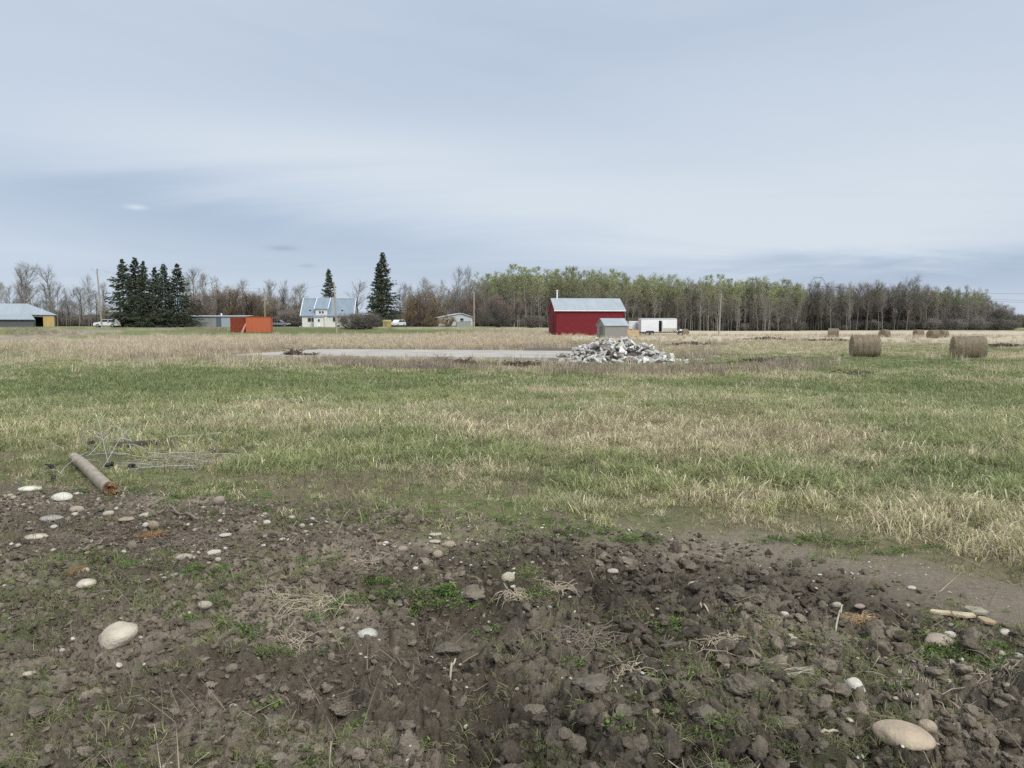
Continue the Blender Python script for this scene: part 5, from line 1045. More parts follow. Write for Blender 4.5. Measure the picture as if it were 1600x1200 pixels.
t2 = place('leaning_plank', 377, 127.5, 0, 'pinkish plank leaning against the open container door', 'plank'); MB().add([(0, 0, 0), (.35, 0, 0), (.75, .7, 1.5), (.5, .7, 1.5), (0, .07, 0), (.35, .07, 0), (.75, .77, 1.5), (.5, .77, 1.5)], [(0, 1, 2, 3), (4, 5, 6, 7), (0, 1, 5, 4), (1, 2, 6, 5), (2, 3, 7, 6), (3, 0, 4, 7)]).build('board', mat('pinkish_board', (.46, .27, .20), (.36, .2, .15)), t2)
t = place('sheet_metal_shed', 282, 165, -4, 'long low grey sheet metal shed behind the orange container', 'shed')
MB().box(0, 14.2, 0, 4, -.8, 2.2).build('wall', GALV, t); MB().prism([(-.3, 2.21), (4.3, 2.4), (4.3, 2.52), (-.3, 2.33)], 'x', -.2, 14.5).build('roof', mat('grey_shed_roof', (.44, .46, .48), (.36, .38, .40)), t)
MB().box(.3, 2.9, -.05, -.004, .6, 1.95).box(8.1, 9.2, -.05, -.004, -.4, 2.0).build('dark_panel', GALVD, t); MB().box(9.25, 11.6, -.05, -.004, -.3, 2.0).build('pale_door', mat('pale_blue_grey', (.38, .42, .46), (.32, .36, .40)), t)
MB().tube([(8.6, 1.5, 2.3), (8.6, 1.5, 2.95)], .18, 8).build('roof_vent', WHITEM, t)
t = place('yellow_hut', 599, 168, 6, 'small mustard yellow hut at the foot of the tallest spruce', 'hut')
gable(t, 0, 1.7, 0, 1.6, 1.15, 1.45, mat('mustard_board', (.42, .33, .12), (.32, .25, .09), scale=2), mat('mustard_roof', (.38, .31, .15), (.30, .24, .12)), .1, .05)
MB().box(.3, .9, -.04, -.004, 0, .95).build('door', mat('mustard_door', (.30, .23, .09), (.24, .18, .07)), t)

# ------------------------------------------------------------------ vehicles
def vehicle(kind, px, d, rz, paint, label, name, sc_=1.0, cat='car'):
    t = place(name, px, d, rz, label, cat)
    if kind == 'suv':
        body = [(-2.3, .35), (-2.35, .7), (-2.25, .95), (-1.25, 1.08), (2.2, 1.10), (2.32, .8), (2.3, .35)]; cab = [(-1.2, 1.08), (-.55, 1.62), (1.75, 1.66), (2.2, 1.12)]; glass = [(-1.0, 1.13), (-.5, 1.54), (1.62, 1.56), (1.95, 1.15)]; W = 1.85; wx = (-1.45, 1.4)
    elif kind == 'pickup':
        body = [(-2.85, .45), (-2.9, 1.05), (-.95, 1.06), (1.05, 1.08), (2.55, 1.0), (2.75, .8), (2.75, .42)]; cab = [(-.95, 1.06), (-.75, 1.72), (.45, 1.74), (1.25, 1.10)]; glass = [(-.80, 1.14), (-.65, 1.64), (.38, 1.65), (1.0, 1.15)]; W = 1.95; wx = (-1.75, 1.8)
    else:
        body = [(-2.2, .35), (-2.25, .7), (-2.1, .92), (-1.0, 1.0), (1.8, 1.0), (2.2, .9), (2.25, .35)]; cab = [(-.95, 1.0), (-.3, 1.42), (1.0, 1.42), (1.7, 1.0)]; glass = [(-.8, 1.05), (-.25, 1.36), (.95, 1.36), (1.5, 1.05)]; W = 1.75; wx = (-1.35, 1.35)
    MB().prism(body, 'y', -W / 2, W / 2).build('body', paint, t, bevel=.06)
    c = MB().prism(cab, 'y', -W / 2 + .12, W / 2 - .12).build('cabin', paint, t, bevel=.05)
    for s in (-1, 1):
        y0 = s * (W / 2 - .115); MB().prism(glass, 'y', min(y0, y0 + s * .02), max(y0, y0 + s * .02)).build('side_window', GLASS, c)
        mx = (glass[1][0] + glass[2][0]) / 2; MB().box(mx - .05, mx + .05, min(y0 + s * .021, y0 + s * .035), max(y0 + s * .021, y0 + s * .035), glass[0][1], glass[1][1]).build('pillar', paint, c)
    fx = body[0][0] if kind != 'pickup' else body[-1][0]; sg = -1 if kind != 'pickup' else 1
    for s in (-1, 1):
        MB().box(min(fx, fx + sg * .04), max(fx, fx + sg * .04), s * W * .38 - .16, s * W * .38 + .16, .68, .84).build('headlight', LAMPW, t); rx = -sg * abs(body[-1][0] if kind != 'pickup' else body[0][0]); MB().box(min(rx, rx - sg * .05), max(rx, rx - sg * .05), s * W * .4 - .1, s * W * .4 + .1, .72, .98).build('tail_light', LAMPR, t)
        for x in wx: wheel(t, x, s * (W / 2 - .1), .36, .24)
    for x in (fx, -fx * .99): MB().box(x - .07, x + .07, -W / 2 + .05, W / 2 - .05, .36, .56).build('bumper', BLACKP if kind == 'pickup' else paint, t, bevel=.02)
    t.scale = (sc_,) * 3; return t
vehicle('suv', 169, 157, 6, CARW, 'white estate car parked on the farm yard beside the utility pole', 'parked_car')
vehicle('pickup', 437, 196, -4, CARS, 'silver crew cab pickup truck parked between the orange container and the house', 'pickup_truck', cat='truck')
vehicle('suv', 622, 172, 68, CARW, 'white car parked nose towards the viewer right of the yellow hut', 'parked_car', .95)
vehicle('sedan', 249, 178, 12, CARW, 'white car hood glimpsed under the left spruces', 'parked_car', .9)

# ------------------------------------------------------------------ poles, pylon, lines
def pole(px, d, top_y, label, lean=0.0, arm=False, r=.13):
    t = place('utility_pole', px, d, 0, label, 'utility pole', group='wooden utility poles'); z = t.location.z; h = (508 - top_y) / F * d + CAM_H - z
    MB().tube([(0, 0, -.3), (lean * .5, 0, h * .5), (lean, 0, h)], [r * 1.15, r, r * .8], 10).build('shaft', POLEW, t)
    if arm:
        MB().tube([(lean, 0, h - .9), (lean - .9, 0, h - .1), (lean - 1.3, 0, h - .05)], .045, 6).build('lamp_arm', STEEL, t); MB().box(lean - 1.6, lean - 1.2, -.1, .1, h - .14, h - .02).build('lamp_head', WHITEM, t, bevel=.03); MB().tube([(lean + .22, -.1, h * .58), (lean + .22, -.1, h * .72)], .16, 8).build('transformer', STEEL, t)
    MB().tube([(lean, 0, h), (lean, 0, h + .18)], .04, 6).build('pin_insulator', WHITEM, t); return (t.location.x + lean, d, z + h)
pa = pole(161, 150, 421, 'tallest wooden utility pole with a lamp arm, beside the white car', -.5, True, .15)
pb = pole(415.5, 142, 452, 'wooden utility pole right behind the orange container', .0, r=.11)
pc = pole(527, 116, 441, 'wooden utility pole in front of the cream farmhouse', -.3, r=.12)
pd = pole(741, 128, 459, 'wooden utility pole in front of the mobile home', .0, r=.12)
pe = pole(1122.5, 152, 461, 'wooden utility pole standing alone on the straw field before the wood', .3, r=.11)
def cable(a, b, sag, r, label, name='power_cable', n=14):
    pts = [(a[0] + (b[0] - a[0]) * t / n, a[1] + (b[1] - a[1]) * t / n, a[2] + (b[2] - a[2]) * t / n - sag * 4 * (t / n) * (1 - t / n)) for t in range(n + 1)]
    return tag(MB().tube(pts, r, 4).build(name, BLACKP, smooth=True), label, 'cable', 'overhead cables')
cable((pa[0], pa[1], pa[2] - .1), (pb[0], pb[1], pb[2] + .1), 1.0, .009, 'thin overhead cable from the tallest pole to the pole behind the container')
cable((pb[0], pb[1], pb[2] + .1), (pc[0], pc[1], pc[2] + .1), .8, .009, 'thin overhead cable from the container pole to the farmhouse pole')
def pylon():
    d = 620; t = place('lattice_pylon', 1274.5, d, 8, 'faint steel lattice power pylon rising behind the bare trees', 'pylon'); h = 40.0; m = MB(); W0, W1 = 4.2, 1.0
    def leg(i, q): w = (W0 * (1 - q) + W1 * q); return ((-1, -1), (1, -1), (1, 1), (-1, 1))[i][0] * w, ((-1, -1), (1, -1), (1, 1), (-1, 1))[i][1] * w, h * .82 * q
    for i in range(4): m.tube([leg(i, 0), leg(i, 1)], .22, 4)
    for k in range(10):
        q0, q1 = k / 10, (k + 1) / 10
        for i in range(4): m.tube([leg(i, q0), leg((i + 1) % 4, q1)], .11, 3); m.tube([leg((i + 1) % 4, q0), leg(i, q1)], .11, 3)
    m.build('tower', STEEL, t); m = MB()
    for s in (-1, 1):
        m.tube([(0, 0, h * .80), (s * 6.8, 0, h * .86), (s * 5.6, 0, h * .93), (s * 3.2, 0, h), (0, 0, h * .98)], .2, 4); m.tube([(s * 1, 0, h * .82), (s * 3.2, 0, h)], .16, 4); m.tube([(s * 3.2, 0, h), (s * 5.6, 0, h * .86)], .12, 4)
    m.tube([(-3.2, 0, h), (3.2, 0, h)], .2, 4); m.build('crossarm', STEEL, t); m = MB()
    for x in (-6.2, 0, 6.2): m.tube([(x, 0, h * .86), (x, 0, h * .80)], .12, 4)
    m.build('insulator_string', STEEL, t); return t.location
pl = pylon()
for (o_, ya, yb, lab) in [(-6.2, 456, 460, 'lowest visible high-voltage line crossing the sky at the right edge'), (0, 452, 472, 'middle high-voltage line at the right edge'), (6.2, 459, 476, 'high-voltage line nearest the tree tops at the right edge')]:
    za = 33.0; x1 = (1640 - 800) / F * 470; z1 = CAM_H + (508 - yb) / F * 470; x2 = (2200 - 800) / F * 330; z2 = z1 + 4
    P = [(pl.x + o_, pl.y, pl.z + za), ((pl.x + x1) / 2 + 12, 560, (pl.z + za + z1) / 2 - 1.6), (x1, 470, z1), ((x1 + x2) / 2, 405, z1 + .4), (x2, 330, z2)]
    tag(MB().tube(P, .10, 4).build('power_line', STEEL, smooth=True), lab, 'power line', 'high-voltage lines')
# END PART 3

# ------------------------------------------------------------------ trees
def unit(v): return v / np.maximum(np.linalg.norm(v, axis=-1, keepdims=True), 1e-9)
def grow(rg, S, D, Ln, seg, wob, up):
    """polylines from starts S along D; returns (n,seg+1,3)"""
    n = len(S); P = np.zeros((n, seg + 1, 3)); P[:, 0] = S; d = unit(D)
    for i in range(seg):
        P[:, i + 1] = P[:, i] + d * (Ln / seg)[:, None]; d = unit(d + rg.normal(0, wob, (n, 3)) + np.array([0, 0, up]))
    return P
def kids(rg, P, Ln, per, t0, t1, a0, a1):
    n, k = P.shape[0], P.shape[1] - 1; idx = np.repeat(np.arange(n), per); t = rg.uniform(t0, t1, len(idx)); f = t * k; i = np.minimum(f.astype(int), k - 1); w = (f - i)[:, None]
    p = P[idx, i] * (1 - w) + P[idx, i + 1] * w; d = unit(P[idx, i + 1] - P[idx, i]); r = unit(np.cross(d, rg.normal(0, 1, d.shape))); a = rg.uniform(a0, a1, len(idx))[:, None]
    return p, unit(d * np.cos(a) + r * np.sin(a)), t, Ln[idx]
def tubes(P, r0, r1, m):
    """mesh arrays of tapered m-sided tubes"""
    n, k = P.shape[0], P.shape[1]; d = unit(P[:, -1] - P[:, 0]); a = unit(np.cross(d, np.where(np.abs(d[:, 2:3]) > .9, [[1., 0, 0]], [[0, 0, 1.]]))); b = np.cross(d, a)
    th = np.arange(m) / m * 2 * math.pi; ring = a[:, None, :] * np.cos(th)[None, :, None] + b[:, None, :] * np.sin(th)[None, :, None]
    rr = (r0[:, None] + (r1 - r0)[:, None] * np.linspace(0, 1, k)[None, :]); V = P[:, :, None, :] + ring[:, None, :, :] * rr[:, :, None, None]
    base = (np.arange(n) * k * m)[:, None, None] + (np.arange(k - 1) * m)[None, :, None]; j = np.arange(m)[None, None, :]; j2 = (j + 1) % m
    Fq = np.stack([base + j, base + j2, base + m + j2, base + m + j], -1).reshape(-1, 4); return V.reshape(-1, 3), Fq
def leafquads(rg, C, size):
    n = len(C); d = unit(rg.normal(0, 1, (n, 3))); e = unit(np.cross(d, rg.normal(0, 1, (n, 3)))); s = (size * rg.uniform(.5, 1.3, n))[:, None]
    V = np.stack([C - d * s, C + e * s * .6, C + d * s, C - e * s * .6], 1).reshape(-1, 3); return V, np.arange(4 * n).reshape(n, 4)
def join(parts):
    V = []; Fc = []; M = []; o = 0
    for v, f, mi in parts:
        V.append(v); Fc.append(f + o); M.append(np.full(len(f), mi)); o += len(v)
    return np.vstack(V), np.vstack(Fc), np.concatenate(M)
def mesh2(name, parts, mats, smooth=False):
    v, f, m = join(parts); me = np_mesh(name, v, f, None, smooth)
    for q in mats: me.materials.append(q)
    me.polygons.foreach_set('material_index', m.astype(np.int32)); return me
def deciduous(seed, H, r, bare, nb, spread, ang, upw, lean=.04, leaf=0, leafsize=.10, stems=1, sub=6, twig=5, wob=.10, top=.9):
    """returns (trunk arrays, crown arrays, leaf arrays) of a tree H metres high"""
    rg = np.random.default_rng(seed); S = np.c_[rg.normal(0, .25 * (stems > 1), stems), rg.normal(0, .25 * (stems > 1), stems), np.full(stems, -.3)]
    D = np.c_[rg.normal(0, lean + .28 * (stems > 1), stems), rg.normal(0, lean + .28 * (stems > 1), stems), np.ones(stems)]; L0 = H * rg.uniform(top * .92, top * 1.02, stems) if stems > 1 else np.array([H * top + .3])
    P0 = grow(rg, S, D, L0, 9, .035 + .03 * (stems > 1), .03); tr = tubes(P0, np.full(stems, r), np.full(stems, r * .22), 7)
    per = max(3, nb // stems); p, d, t, pl = kids(rg, P0, L0, per, bare, .99, ang[0], ang[1]); q = (t - bare) / (1 - bare); shape = np.sin(np.clip(.25 + q * .95, 0, 1.15) * math.pi / 1.25) ** .8
    L1 = spread * shape * rg.uniform(.6, 1.15, len(p)) + H * .03; P1 = grow(rg, p, d, L1, 5, wob, upw); r1 = np.minimum(r * .42, .012 + L1 * .014); A1 = tubes(P1, r1, r1 * .35, 4)
    p, d, t, pl = kids(rg, P1, L1, sub, .2, 1.0, .35, 1.0); L2 = pl * rg.uniform(.25, .55, len(p)) * (1.1 - .4 * t) + .2; P2 = grow(rg, p, d, L2, 3, wob * 1.3, upw * .8); r2 = .006 + L2 * .008; A2 = tubes(P2, r2, r2 * .4, 3)
    p, d, t, pl = kids(rg, P2, L2, twig, .15, 1.0, .3, .9); L3 = pl * rg.uniform(.35, .7, len(p)) + .15; P3 = grow(rg, p, d, L3, 2, .12, upw * .8); A3 = tubes(P3, np.full(len(P3), .0085), np.full(len(P3), .004), 3)
    lf = None
    if leaf:
        zz = np.clip((P3[:, 0, 2] / H - .38) / .35, .02, 1) ** 1.5; i = rg.choice(len(P3), leaf, p=zz / zz.sum()); w = rg.random(leaf)[:, None]; C = P3[i, 0] * (1 - w) + P3[i, 2] * w + rg.normal(0, .07, (leaf, 3)); lf = leafquads(rg, C, leafsize)
    return tr, (A1, A2, A3), lf
def spruce(seed, H, base, r=.17, gap=0.0):
    rg = np.random.default_rng(seed); P0 = grow(rg, np.array([[0, 0, -.3]]), np.array([[.01, .01, 1.]]), np.array([H + .3]), 10, .006, .01); tr = tubes(P0, np.array([r]), np.array([.015]), 8)
    S = []; D = []; L = []; z = .7
    while z < H - .25:
        q = z / H; Lz = base * (1 - q) ** .98 * (1 + .16 * math.sin(z * 2.1 + seed)) + .10; n = int(rg.integers(6, 9)); a0 = rg.uniform(0, 6.28); drop = -.38 * (1 - q) + .35 * q ** 2
        for k in range(n):
            if rg.random() < gap: continue
            a = a0 + k * 6.283 / n + rg.normal(0, .2); S.append((0, 0, z + rg.normal(0, .12))); D.append((math.cos(a), math.sin(a), drop + rg.normal(0, .12))); L.append(Lz * rg.choice([rg.uniform(.55, .95), rg.uniform(.85, 1.15), rg.uniform(1.0, 1.38)]))
        z += .26 + .16 * rg.random()
    S = np.array(S); D = np.array(D); L = np.array(L); P1 = grow(rg, S, D, L, 5, .05, .085); A1 = tubes(P1, np.full(len(L), .03), np.full(len(L), .008), 3)
    per = 11; idx = np.repeat(np.arange(len(L)), per); t = rg.uniform(.12, 1.0, len(idx)); f = t * 5; i = np.minimum(f.astype(int), 4); w = (f - i)[:, None]; p = P1[idx, i] * (1 - w) + P1[idx, i + 1] * w; d = unit(P1[idx, i + 1] - P1[idx, i])
    side = unit(np.cross(d, [[0, 0, 1.]])) * rg.choice([-1, 1], len(idx))[:, None]; d2 = unit(d * .8 + side * rg.uniform(.3, 1.1, len(idx))[:, None] + np.c_[np.zeros(len(idx)), np.zeros(len(idx)), rg.uniform(-.65, .15, len(idx))])
    L2 = L[idx] * .30 * (1.15 - t * .7) + .18; P2 = grow(rg, p, d2, L2, 2, .1, -.10)
    parts = []      # flat needle sprays along each twig, hanging
    for rep_ in range(3):
        n = len(P2); k = rg.random(n)[:, None]; c0 = P2[:, 0] * (1 - k * .5) + P2[:, 2] * k * .5; c1 = c0 + (P2[:, 2] - P2[:, 0]) * rg.uniform(.45, .8, n)[:, None] + np.c_[rg.normal(0, .05, n), rg.normal(0, .05, n), -rg.uniform(0, .16, n)]
        s_ = unit(np.cross(c1 - c0, rg.normal(0, 1, (n, 3)))) * (.06 + .07 * rg.random(n))[:, None]; V = np.stack([c0 - s_ * .5, c0 + s_, c1 + s_ * .25, c1 - s_ * .4], 1).reshape(-1, 3); parts.append((V, np.arange(4 * n).reshape(n, 4)))
    return tr, A1, parts
def bmat(name, c1, c2, po=.2): return mat(name, c1, c2, scale=2.5, rough=.9, stretch=(1, 1, .3), per_object=po)
ASPB = bmat('aspen_bark', (.31, .295, .25), (.19, .18, .15), .35); GREYB = bmat('grey_poplar_bark', (.27, .235, .205), (.16, .14, .12)); DARKB = bmat('dark_wet_bark', (.10, .088, .08), (.055, .048, .043))
TWG = bmat('grey_twigs', (.31, .275, .245), (.22, .195, .17)); TWD = bmat('dark_twigs', (.19, .172, .150), (.13, .117, .102)); TWR = bmat('reddish_twigs', (.27, .21, .175), (.19, .148, .122)); TWO = bmat('tawny_twigs', (.30, .225, .13), (.22, .165, .095))
LEAF = bmat('young_aspen_leaf', (.38, .41, .19), (.26, .295, .125), .25); LEAFP = bmat('pale_budding_leaf', (.36, .37, .20), (.26, .27, .14), .2)
NEED = bmat('spruce_needles', (.088, .108, .066), (.048, .064, .040), .25); SPB = bmat('spruce_bark', (.14, .115, .095), (.085, .07, .058))
def dec_meshes(name, bark, twg, leafm, *a, **k):
    tr, cr, lf = deciduous(*a, **k); trunk = np_mesh('trunk', tr[0], tr[1], bark, True); rest = cr[1:]
    # crown: boughs of the first order share the bark, finer wood the twig colour
    q = [(cr[0][0], cr[0][1], 0)] + [(v, f, 1) for v, f in rest] + ([(lf[0], lf[1], 2)] if lf else []); ms = [bark, twg] + ([leafm] if lf else []); crown = mesh2('crown', q, ms)
    whole = mesh2(name, [(tr[0], tr[1], 0)] + q, ms); return trunk, crown, whole, a[1]
T = {}
T['aspen'] = [dec_meshes('aspen', ASPB, TWG, LEAF, 1000 + i, 17, .13, .26, 38, 2.4, (.5, 1.0), .06, leaf=2600, leafsize=.085, sub=6, twig=4) for i in range(5)]
T['aspenbare'] = [dec_meshes('aspen', ASPB, TWG, LEAFP, 1020 + i, 17, .11, .22, 38, 2.1, (.4, .9), .07, leaf=500, leafsize=.07, sub=6, twig=4) for i in range(4)]
T['poplar'] = [dec_meshes('poplar', GREYB, TWG, None, 1040 + i, 15, .17, .34, 26, 4.0, (.45, .95), .10, sub=8, twig=5, wob=.13) for i in range(5)]
T['dark'] = [dec_meshes('poplar', DARKB, TWD, None, 1060 + i, 17, .20, .28, 30, 3.8, (.45, 1.0), .08, sub=8, twig=5, wob=.14) for i in range(4)]
T['willow'] = [dec_meshes('willow', DARKB, TWR if i % 2 else TWO, None, 1080 + i, 8.5, .12, .12, 70, 2.8, (.35, .9), .10, stems=8, sub=9, twig=6, wob=.12, top=.85) for i in range(4)]
T['shrub'] = [dec_meshes('shrub', DARKB, m_, None, 1100 + i, 4.2, .05, .02, 120, 1.7, (.3, .9), .10, stems=14, lean=.35, sub=7, twig=5, wob=.12, top=.8) for i, m_ in enumerate((TWG, TWR, TWD, TWO))]
T['snag'] = [dec_meshes('dead_tree', DARKB, TWD, None, 1120 + i, 9, .15, .35, 9, 1.2, (.4, 1.1), .05, sub=3, twig=2, top=.98, lean=.08) for i in range(2)]
def spr_meshes(seed, H, base, **k):
    tr, a1, nd = spruce(seed, H, base, **k); return np_mesh('trunk', tr[0], tr[1], SPB, True), mesh2('crown', [(a1[0], a1[1], 0)] + [(v, f, 1) for v, f in nd], [SPB, NEED]), None, H
T['spruce'] = [spr_meshes(1200, 17, 4.3), spr_meshes(1201, 14, 4.9, gap=.08), spr_meshes(1202, 14, 4.6, gap=.06), spr_meshes(1203, 12.5, 3.0)]
trng = random.Random(77)
KIND = {'aspen': 'aspen', 'aspenbare': 'aspen', 'poplar': 'bare_poplar', 'dark': 'bare_poplar', 'willow': 'willow', 'shrub': 'shrub', 'snag': 'dead_tree', 'spruce': 'spruce'}
TREE_XY = []
def tree(kind, px, d, H, label, group=None, i=None, cat='tree', wide=1.0, rz=None, lean=0.0):
    k = trng.randrange(len(T[kind])) if i is None else i; trunk, crown, whole, h0 = T[kind][k]
    x = (px - 800) / F * d; t = empty(KIND[kind], (x, d, Hf(x, d)), trng.uniform(0, 6.28) if rz is None else rz, label, cat, group); s = H / h0; t.scale = (s * wide, s * wide, s); t.rotation_euler[1] = lean
    link('trunk', trunk, t); link('crown', crown, t); return t
# spruces
for (px, d, H, i, w, lab) in [(196, 160, 14.2, 1, 1.0, 'leftmost spruce of the dark group by the parked white car'), (216, 163, 15.0, 2, .95, 'tallest spruce of the dark group, second from the left'), (229, 160, 13.8, 1, .75, 'slim spruce third from the left in the dark group'), (246, 164, 13.0, 2, .85, 'spruce fourth from the left in the dark group'),
                              (260, 160, 13.4, 2, .90, 'spruce second from the right in the dark group'), (281, 161, 13.3, 1, 1.02, 'rightmost spruce of the dark group beside the grey shed')]:
    tree('spruce', px, d, H, lab, 'spruces beside the farm yard', i, wide=w)
tree('spruce', 516, 196, 14.6, 'slim pointed spruce standing behind the cream farmhouse roof', 'spruces beside the farm yard', 3)
tree('spruce', 600, 178, 17.3, 'tallest and broadest spruce, right of the farmhouse', 'spruces beside the farm yard', 0, wide=1.05)
tree('spruce', 593, 180, 15.0, 'lower second spruce stem merged with the left side of the tallest spruce', 'spruces beside the farm yard', 3, wide=.9)
# lone and yard trees
for (k, px, d, H, i, w, lab) in [('poplar', 86, 208, 16.5, 0, 1.0, 'bare round-crowned poplar standing clear right of the long shed'), ('poplar', 45, 204, 17.5, 1, .9, 'tall bare poplar behind the roof of the long shed'), ('poplar', 34, 206, 16.0, 2, .8, 'bare forked poplar left of the tall one behind the long shed'),
                               ('dark', 112, 204, 11.0, 0, .7, 'slim dark bare tree left of the tallest utility pole'), ('snag', 131, 202, 10.5, 0, 1, 'leaning dead snag between the long shed and the tallest utility pole'), ('poplar', 141, 205, 14.0, 3, .6, 'slender bare tree just left of the tallest utility pole'), ('snag', 153, 202, 9.0, 1, 1, 'short broken snag right beside the tallest utility pole'), ('poplar', 166, 207, 12.0, 4, .6, 'slim bare tree between the tallest utility pole and the spruces'),
                               ('poplar', 473, 205, 11.8, 3, 1.1, 'bare tree directly left of the farmhouse'), ('poplar', 555, 190, 11.5, 0, 1.15, 'bare spreading tree between the farmhouse and the tallest spruce'), ('dark', 443, 210, 13.5, 1, .6, 'slim bare tree above the silver pickup'), ('poplar', 425, 212, 13.0, 4, .8, 'bare tree behind the container pole'),
                               ('dark', 628, 182, 9.5, 2, .8, 'crooked bare tree right of the tallest spruce'), ('poplar', 717, 215, 17.0, 1, .62, 'tallest bare poplar behind the mobile home'), ('poplar', 735, 218, 17.0, 2, .5, 'slim bare poplar right of the tallest one behind the mobile home'),
                               ('poplar', 1415, 262, 19.0, 0, 1.05, 'bare round-topped tree rising above the right end of the wood'), ('dark', 1395, 264, 17.5, 1, .8, 'dark narrow tree left of the round-topped one in the right wood'), ('dark', 1350, 258, 16.2, 2, .9, 'dark leaning tree above the left big hay bale')]:
    tree(k, px, d, H, lab, None, i, wide=w)
for (k, px, d, H, i, w, lab) in [('willow', 360, 186, 10.8, 0, 1.45, 'tawny dense willow, the highest dome behind the orange container'), ('willow', 335, 182, 9.0, 1, 1.3, 'reddish willow dome left of the highest willow'), ('willow', 388, 184, 9.8, 1, 1.35, 'reddish willow dome behind the container pole'), ('willow', 312, 184, 8.5, 3, 1.2, 'reddish willow beside the right side of the spruce group'), ('willow', 408, 190, 8.8, 2, 1.1, 'tawny willow at the right end of the dense willow row'),
                               ('shrub', 563, 150, 3.9, 0, 1.9, 'round leafless shrub at the right corner of the farmhouse'), ('shrub', 548, 152, 3.0, 1, 1.4, 'lower reddish shrub before the farmhouse, left part of the round shrub'), ('shrub', 578, 152, 3.2, 2, 1.3, 'dark shrub right part before the yellow hut'),
                               ('willow', 752, 186, 8.2, 1, 1.2, 'reddish bare bush right of the mobile home pole'), ('willow', 777, 190, 8.6, 3, 1.2, 'reddish bare bush, second right of the mobile home'), ('willow', 800, 192, 8.2, 1, 1.2, 'reddish bare bush, third right of the mobile home'), ('willow', 730, 206, 8.6, 3, 1.1, 'reddish bush rising behind the mobile home roof'),
                               ('shrub', 777, 168, 5.0, 2, 1.2, 'dark upright shrub in front of the reddish bushes'), ('shrub', 832, 170, 3.4, 0, 1.5, 'low dark shrub left of the red barn'), ('willow', 660, 190, 9.2, 1, 1.2, 'grey brown thicket left of the mobile home'), ('willow', 640, 188, 8.0, 0, 1.0, 'low thicket between the tallest spruce and the mobile home'), ('willow', 680, 205, 9.0, 2, 1.1, 'thicket behind the left end of the mobile home'),
                               ('shrub', 455, 200, 4.8, 0, 1.5, 'dark low thicket between the pickup and the farmhouse'), ('willow', 468, 208, 6.8, 2, .9, 'low bare thicket left of the farmhouse wall'), ('shrub', 700, 183, 3.2, 3, 1.0, 'low tangled bush before the mobile home deck'), ('shrub', 676, 187, 2.6, 3, 1.4, 'olive low bush at the left end of the mobile home')]:
    tree(k, px, d, H, lab, None, i, 'bush' if k == 'shrub' else 'tree', wide=w)
# rows of trees in belts; (kind list, px range, distance, height range, number, label, group)
def belt(kinds, p0, p1, d0, d1, h0, h1, n, label, group, wide=(.85, 1.15)):
    for i in range(n):
        q = (i + trng.uniform(.1, .9)) / n; k = trng.choice(kinds); tree(k, p0 + (p1 - p0) * q, trng.uniform(d0, d1), (h0 + (h1 - h0) * q) * trng.uniform(.88, 1.05), label, group, wide=trng.uniform(*wide), lean=trng.gauss(0, .03))
belt(['poplar', 'aspenbare'], -20, 178, 212, 240, 14, 11, 20, 'one of the thin bare trees in the open row behind the long shed', 'bare trees behind the farm yard, left', (.6, .9))
belt(['poplar', 'aspenbare'], 280, 350, 205, 225, 16, 15.5, 7, 'one of the pale bare trees rising above the willows by the spruces', 'bare trees above the willows', (.7, .9))
belt(['poplar', 'aspenbare'], 380, 470, 210, 230, 13, 12, 6, 'one of the bare trees behind the container and pickup', 'bare trees behind the pickup', (.7, .95))
belt(['poplar', 'aspenbare'], 630, 760, 205, 228, 12.5, 13.5, 18, 'one of the bare trees in the belt behind the mobile home', 'bare trees behind the mobile home', (.7, .95))
belt(['aspen'], 752, 868, 205, 222, 16.2, 17.2, 20, 'one of the budding aspens in the wood left of the red barn', 'budding aspens left of the barn', (.95, 1.2))
belt(['aspen'], 868, 985, 214, 230, 17.6, 17.2, 20, 'one of the budding aspens in the wood above the red barn', 'budding aspens behind the barn', (.9, 1.15))
belt(['aspen', 'aspen', 'aspenbare'], 985, 1125, 224, 236, 17.2, 17.0, 34, 'one of the budding aspens in the wood behind the white trailer', 'budding aspens behind the trailer', (.8, 1.05))
belt(['aspen', 'aspen', 'aspenbare'], 1125, 1245, 230, 248, 17.2, 16.2, 28, 'one of the budding aspens in the wood right of the lone field pole', 'budding aspens right of the field pole', (.8, 1.05))
belt(['dark', 'dark', 'aspenbare'], 1243, 1330, 248, 262, 16.4, 16.6, 22, 'one of the bare dark trees in the wood below the pylon', 'bare dark trees below the pylon', (.75, 1.0))
belt(['dark', 'aspenbare', 'poplar'], 1330, 1450, 254, 272, 16.6, 16.4, 30, 'one of the bare trees in the wood behind the left big bale', 'bare trees behind the left bale', (.75, 1.0))
belt(['aspenbare', 'aspen', 'aspenbare'], 1440, 1535, 262, 282, 15.8, 15.6, 26, 'one of the pale trunked trees at the right end of the wood', 'pale trees at the right end of the wood', (.75, .95))
belt(['aspenbare', 'poplar'], 1528, 1578, 285, 310, 14.0, 9.5, 14, 'one of the low pale trees tapering off at the wood edge', 'low pale trees at the wood edge', (.7, .9))
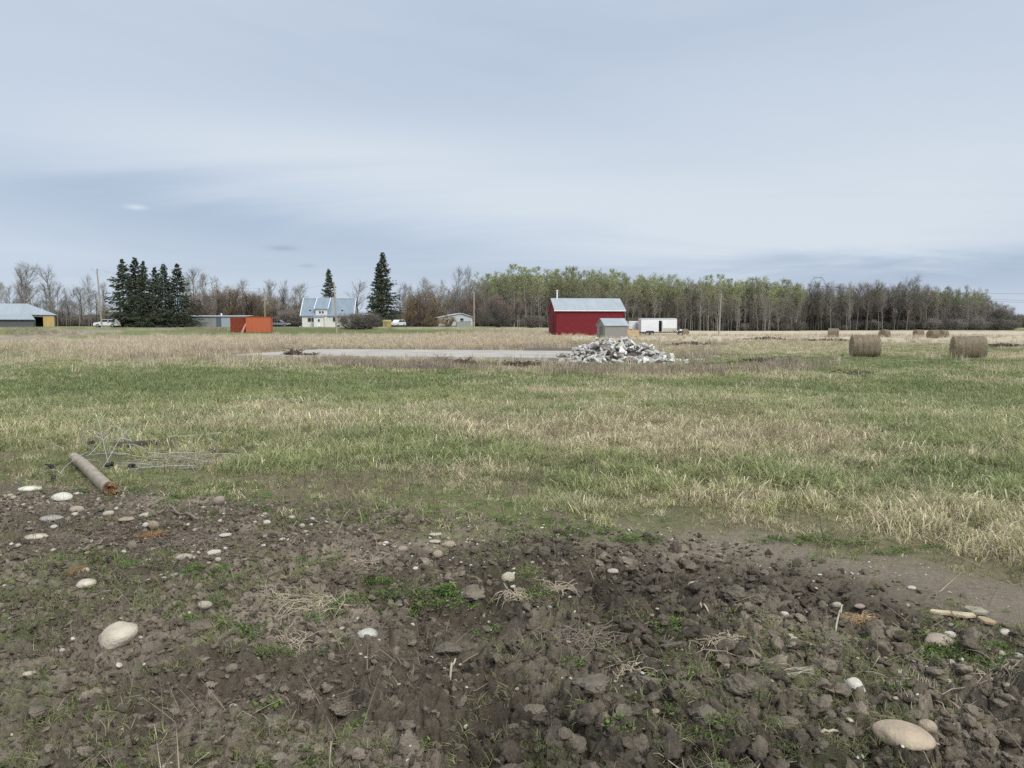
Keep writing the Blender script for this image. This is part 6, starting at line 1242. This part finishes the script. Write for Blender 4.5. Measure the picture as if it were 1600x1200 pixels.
# the depth of the wood, the undergrowth and the far tree lines: masses nobody could count
wood = protos('wood_tree', [T['aspen'][i][2] for i in range(5)] + [T['aspenbare'][i][2] for i in range(4)] + [T['dark'][i][2] for i in range(4)] + [T['poplar'][i][2] for i in range(5)])
brushp = protos('undergrowth_bush', [q[2] for q in T['shrub']] + [q[2] for q in T['willow']])
def mass(name, coll, spec):
    P = []; I = []; S = []; W = []
    for (p0, p1, d0, d1, h0, h1, n, ids, hh) in spec:
        for _ in range(n):
            q = trng.random(); px = p0 + (p1 - p0) * q; d = trng.uniform(d0, d1); x = (px - 800) / F * d; i = trng.choice(ids); s = (h0 + (h1 - h0) * q) * (trng.uniform(.8, 1.05) if h0 > 8.6 else trng.uniform(.45, 1.25)) / hh(i); P.append((x, d, Hf(x, d))); I.append(i); S.append(s); W.append(trng.uniform(.8, 1.2))
    n = len(P); S = np.array(S); W = np.array(W); rot = np.c_[np.zeros((n, 2)), rng.uniform(0, 6.28, n)]
    scatter(name, coll, np.array(P), rot, np.c_[S * W, S * W, S], np.array(I), np.ones((n, 3)) * .2)
wh = lambda i: 17 if i < 13 else 15
mass('distant_wood', wood, [(752, 870, 222, 275, 15.5, 17, 120, range(0, 9), wh), (870, 1000, 230, 290, 17, 16.8, 150, range(0, 9), wh), (1000, 1245, 238, 300, 16.6, 15.8, 300, range(0, 9), wh), (760, 1250, 226, 262, 12, 12, 230, range(5, 9), wh), (1243, 1450, 262, 315, 15.2, 15.2, 190, range(5, 13), wh), (1440, 1535, 275, 320, 14.6, 14.4, 90, range(2, 13), wh), (1528, 1580, 300, 340, 13, 9, 40, range(5, 9), wh),
                            (630, 760, 225, 260, 11, 11.5, 50, range(5, 18), wh), (300, 480, 225, 270, 11, 9, 50, range(5, 18), wh), (-60, 180, 235, 280, 10, 8.5, 60, range(5, 18), wh), (1580, 1700, 420, 520, 9, 9, 60, range(5, 13), wh)])
bh = lambda i: 4.2 if i < 4 else 8.5
mass('undergrowth', brushp, [(752, 1000, 215, 250, 3.6, 3.6, 170, [0, 2, 0, 3, 1], bh), (985, 1245, 232, 270, 3.4, 3.8, 200, [0, 0, 2], bh), (752, 1245, 250, 300, 8.0, 8.0, 160, [0, 2, 6], bh), (1240, 1580, 256, 310, 4.0, 4.0, 260, [0, 0, 2], bh), (1240, 1560, 270, 320, 8.0, 7.0, 120, [0, 2, 6], bh), (620, 760, 205, 235, 5, 5, 110, [0, 2, 1, 5], bh), (300, 475, 200, 240, 6, 5, 130, [0, 2, 1, 5], bh), (-60, 300, 240, 290, 3.5, 4.0, 240, [0, 2], bh)])
mass('distant_treeline', brushp, [(-900, 2500, 520, 680, 9, 9, 900, [4, 5, 6, 7, 0, 2], bh), (-500, 300, 330, 400, 6.5, 6.5, 320, [4, 6, 0, 2], bh), (1540, 2100, 520, 620, 8.5, 8.5, 240, [0, 2, 4], bh)])
# END PART 4
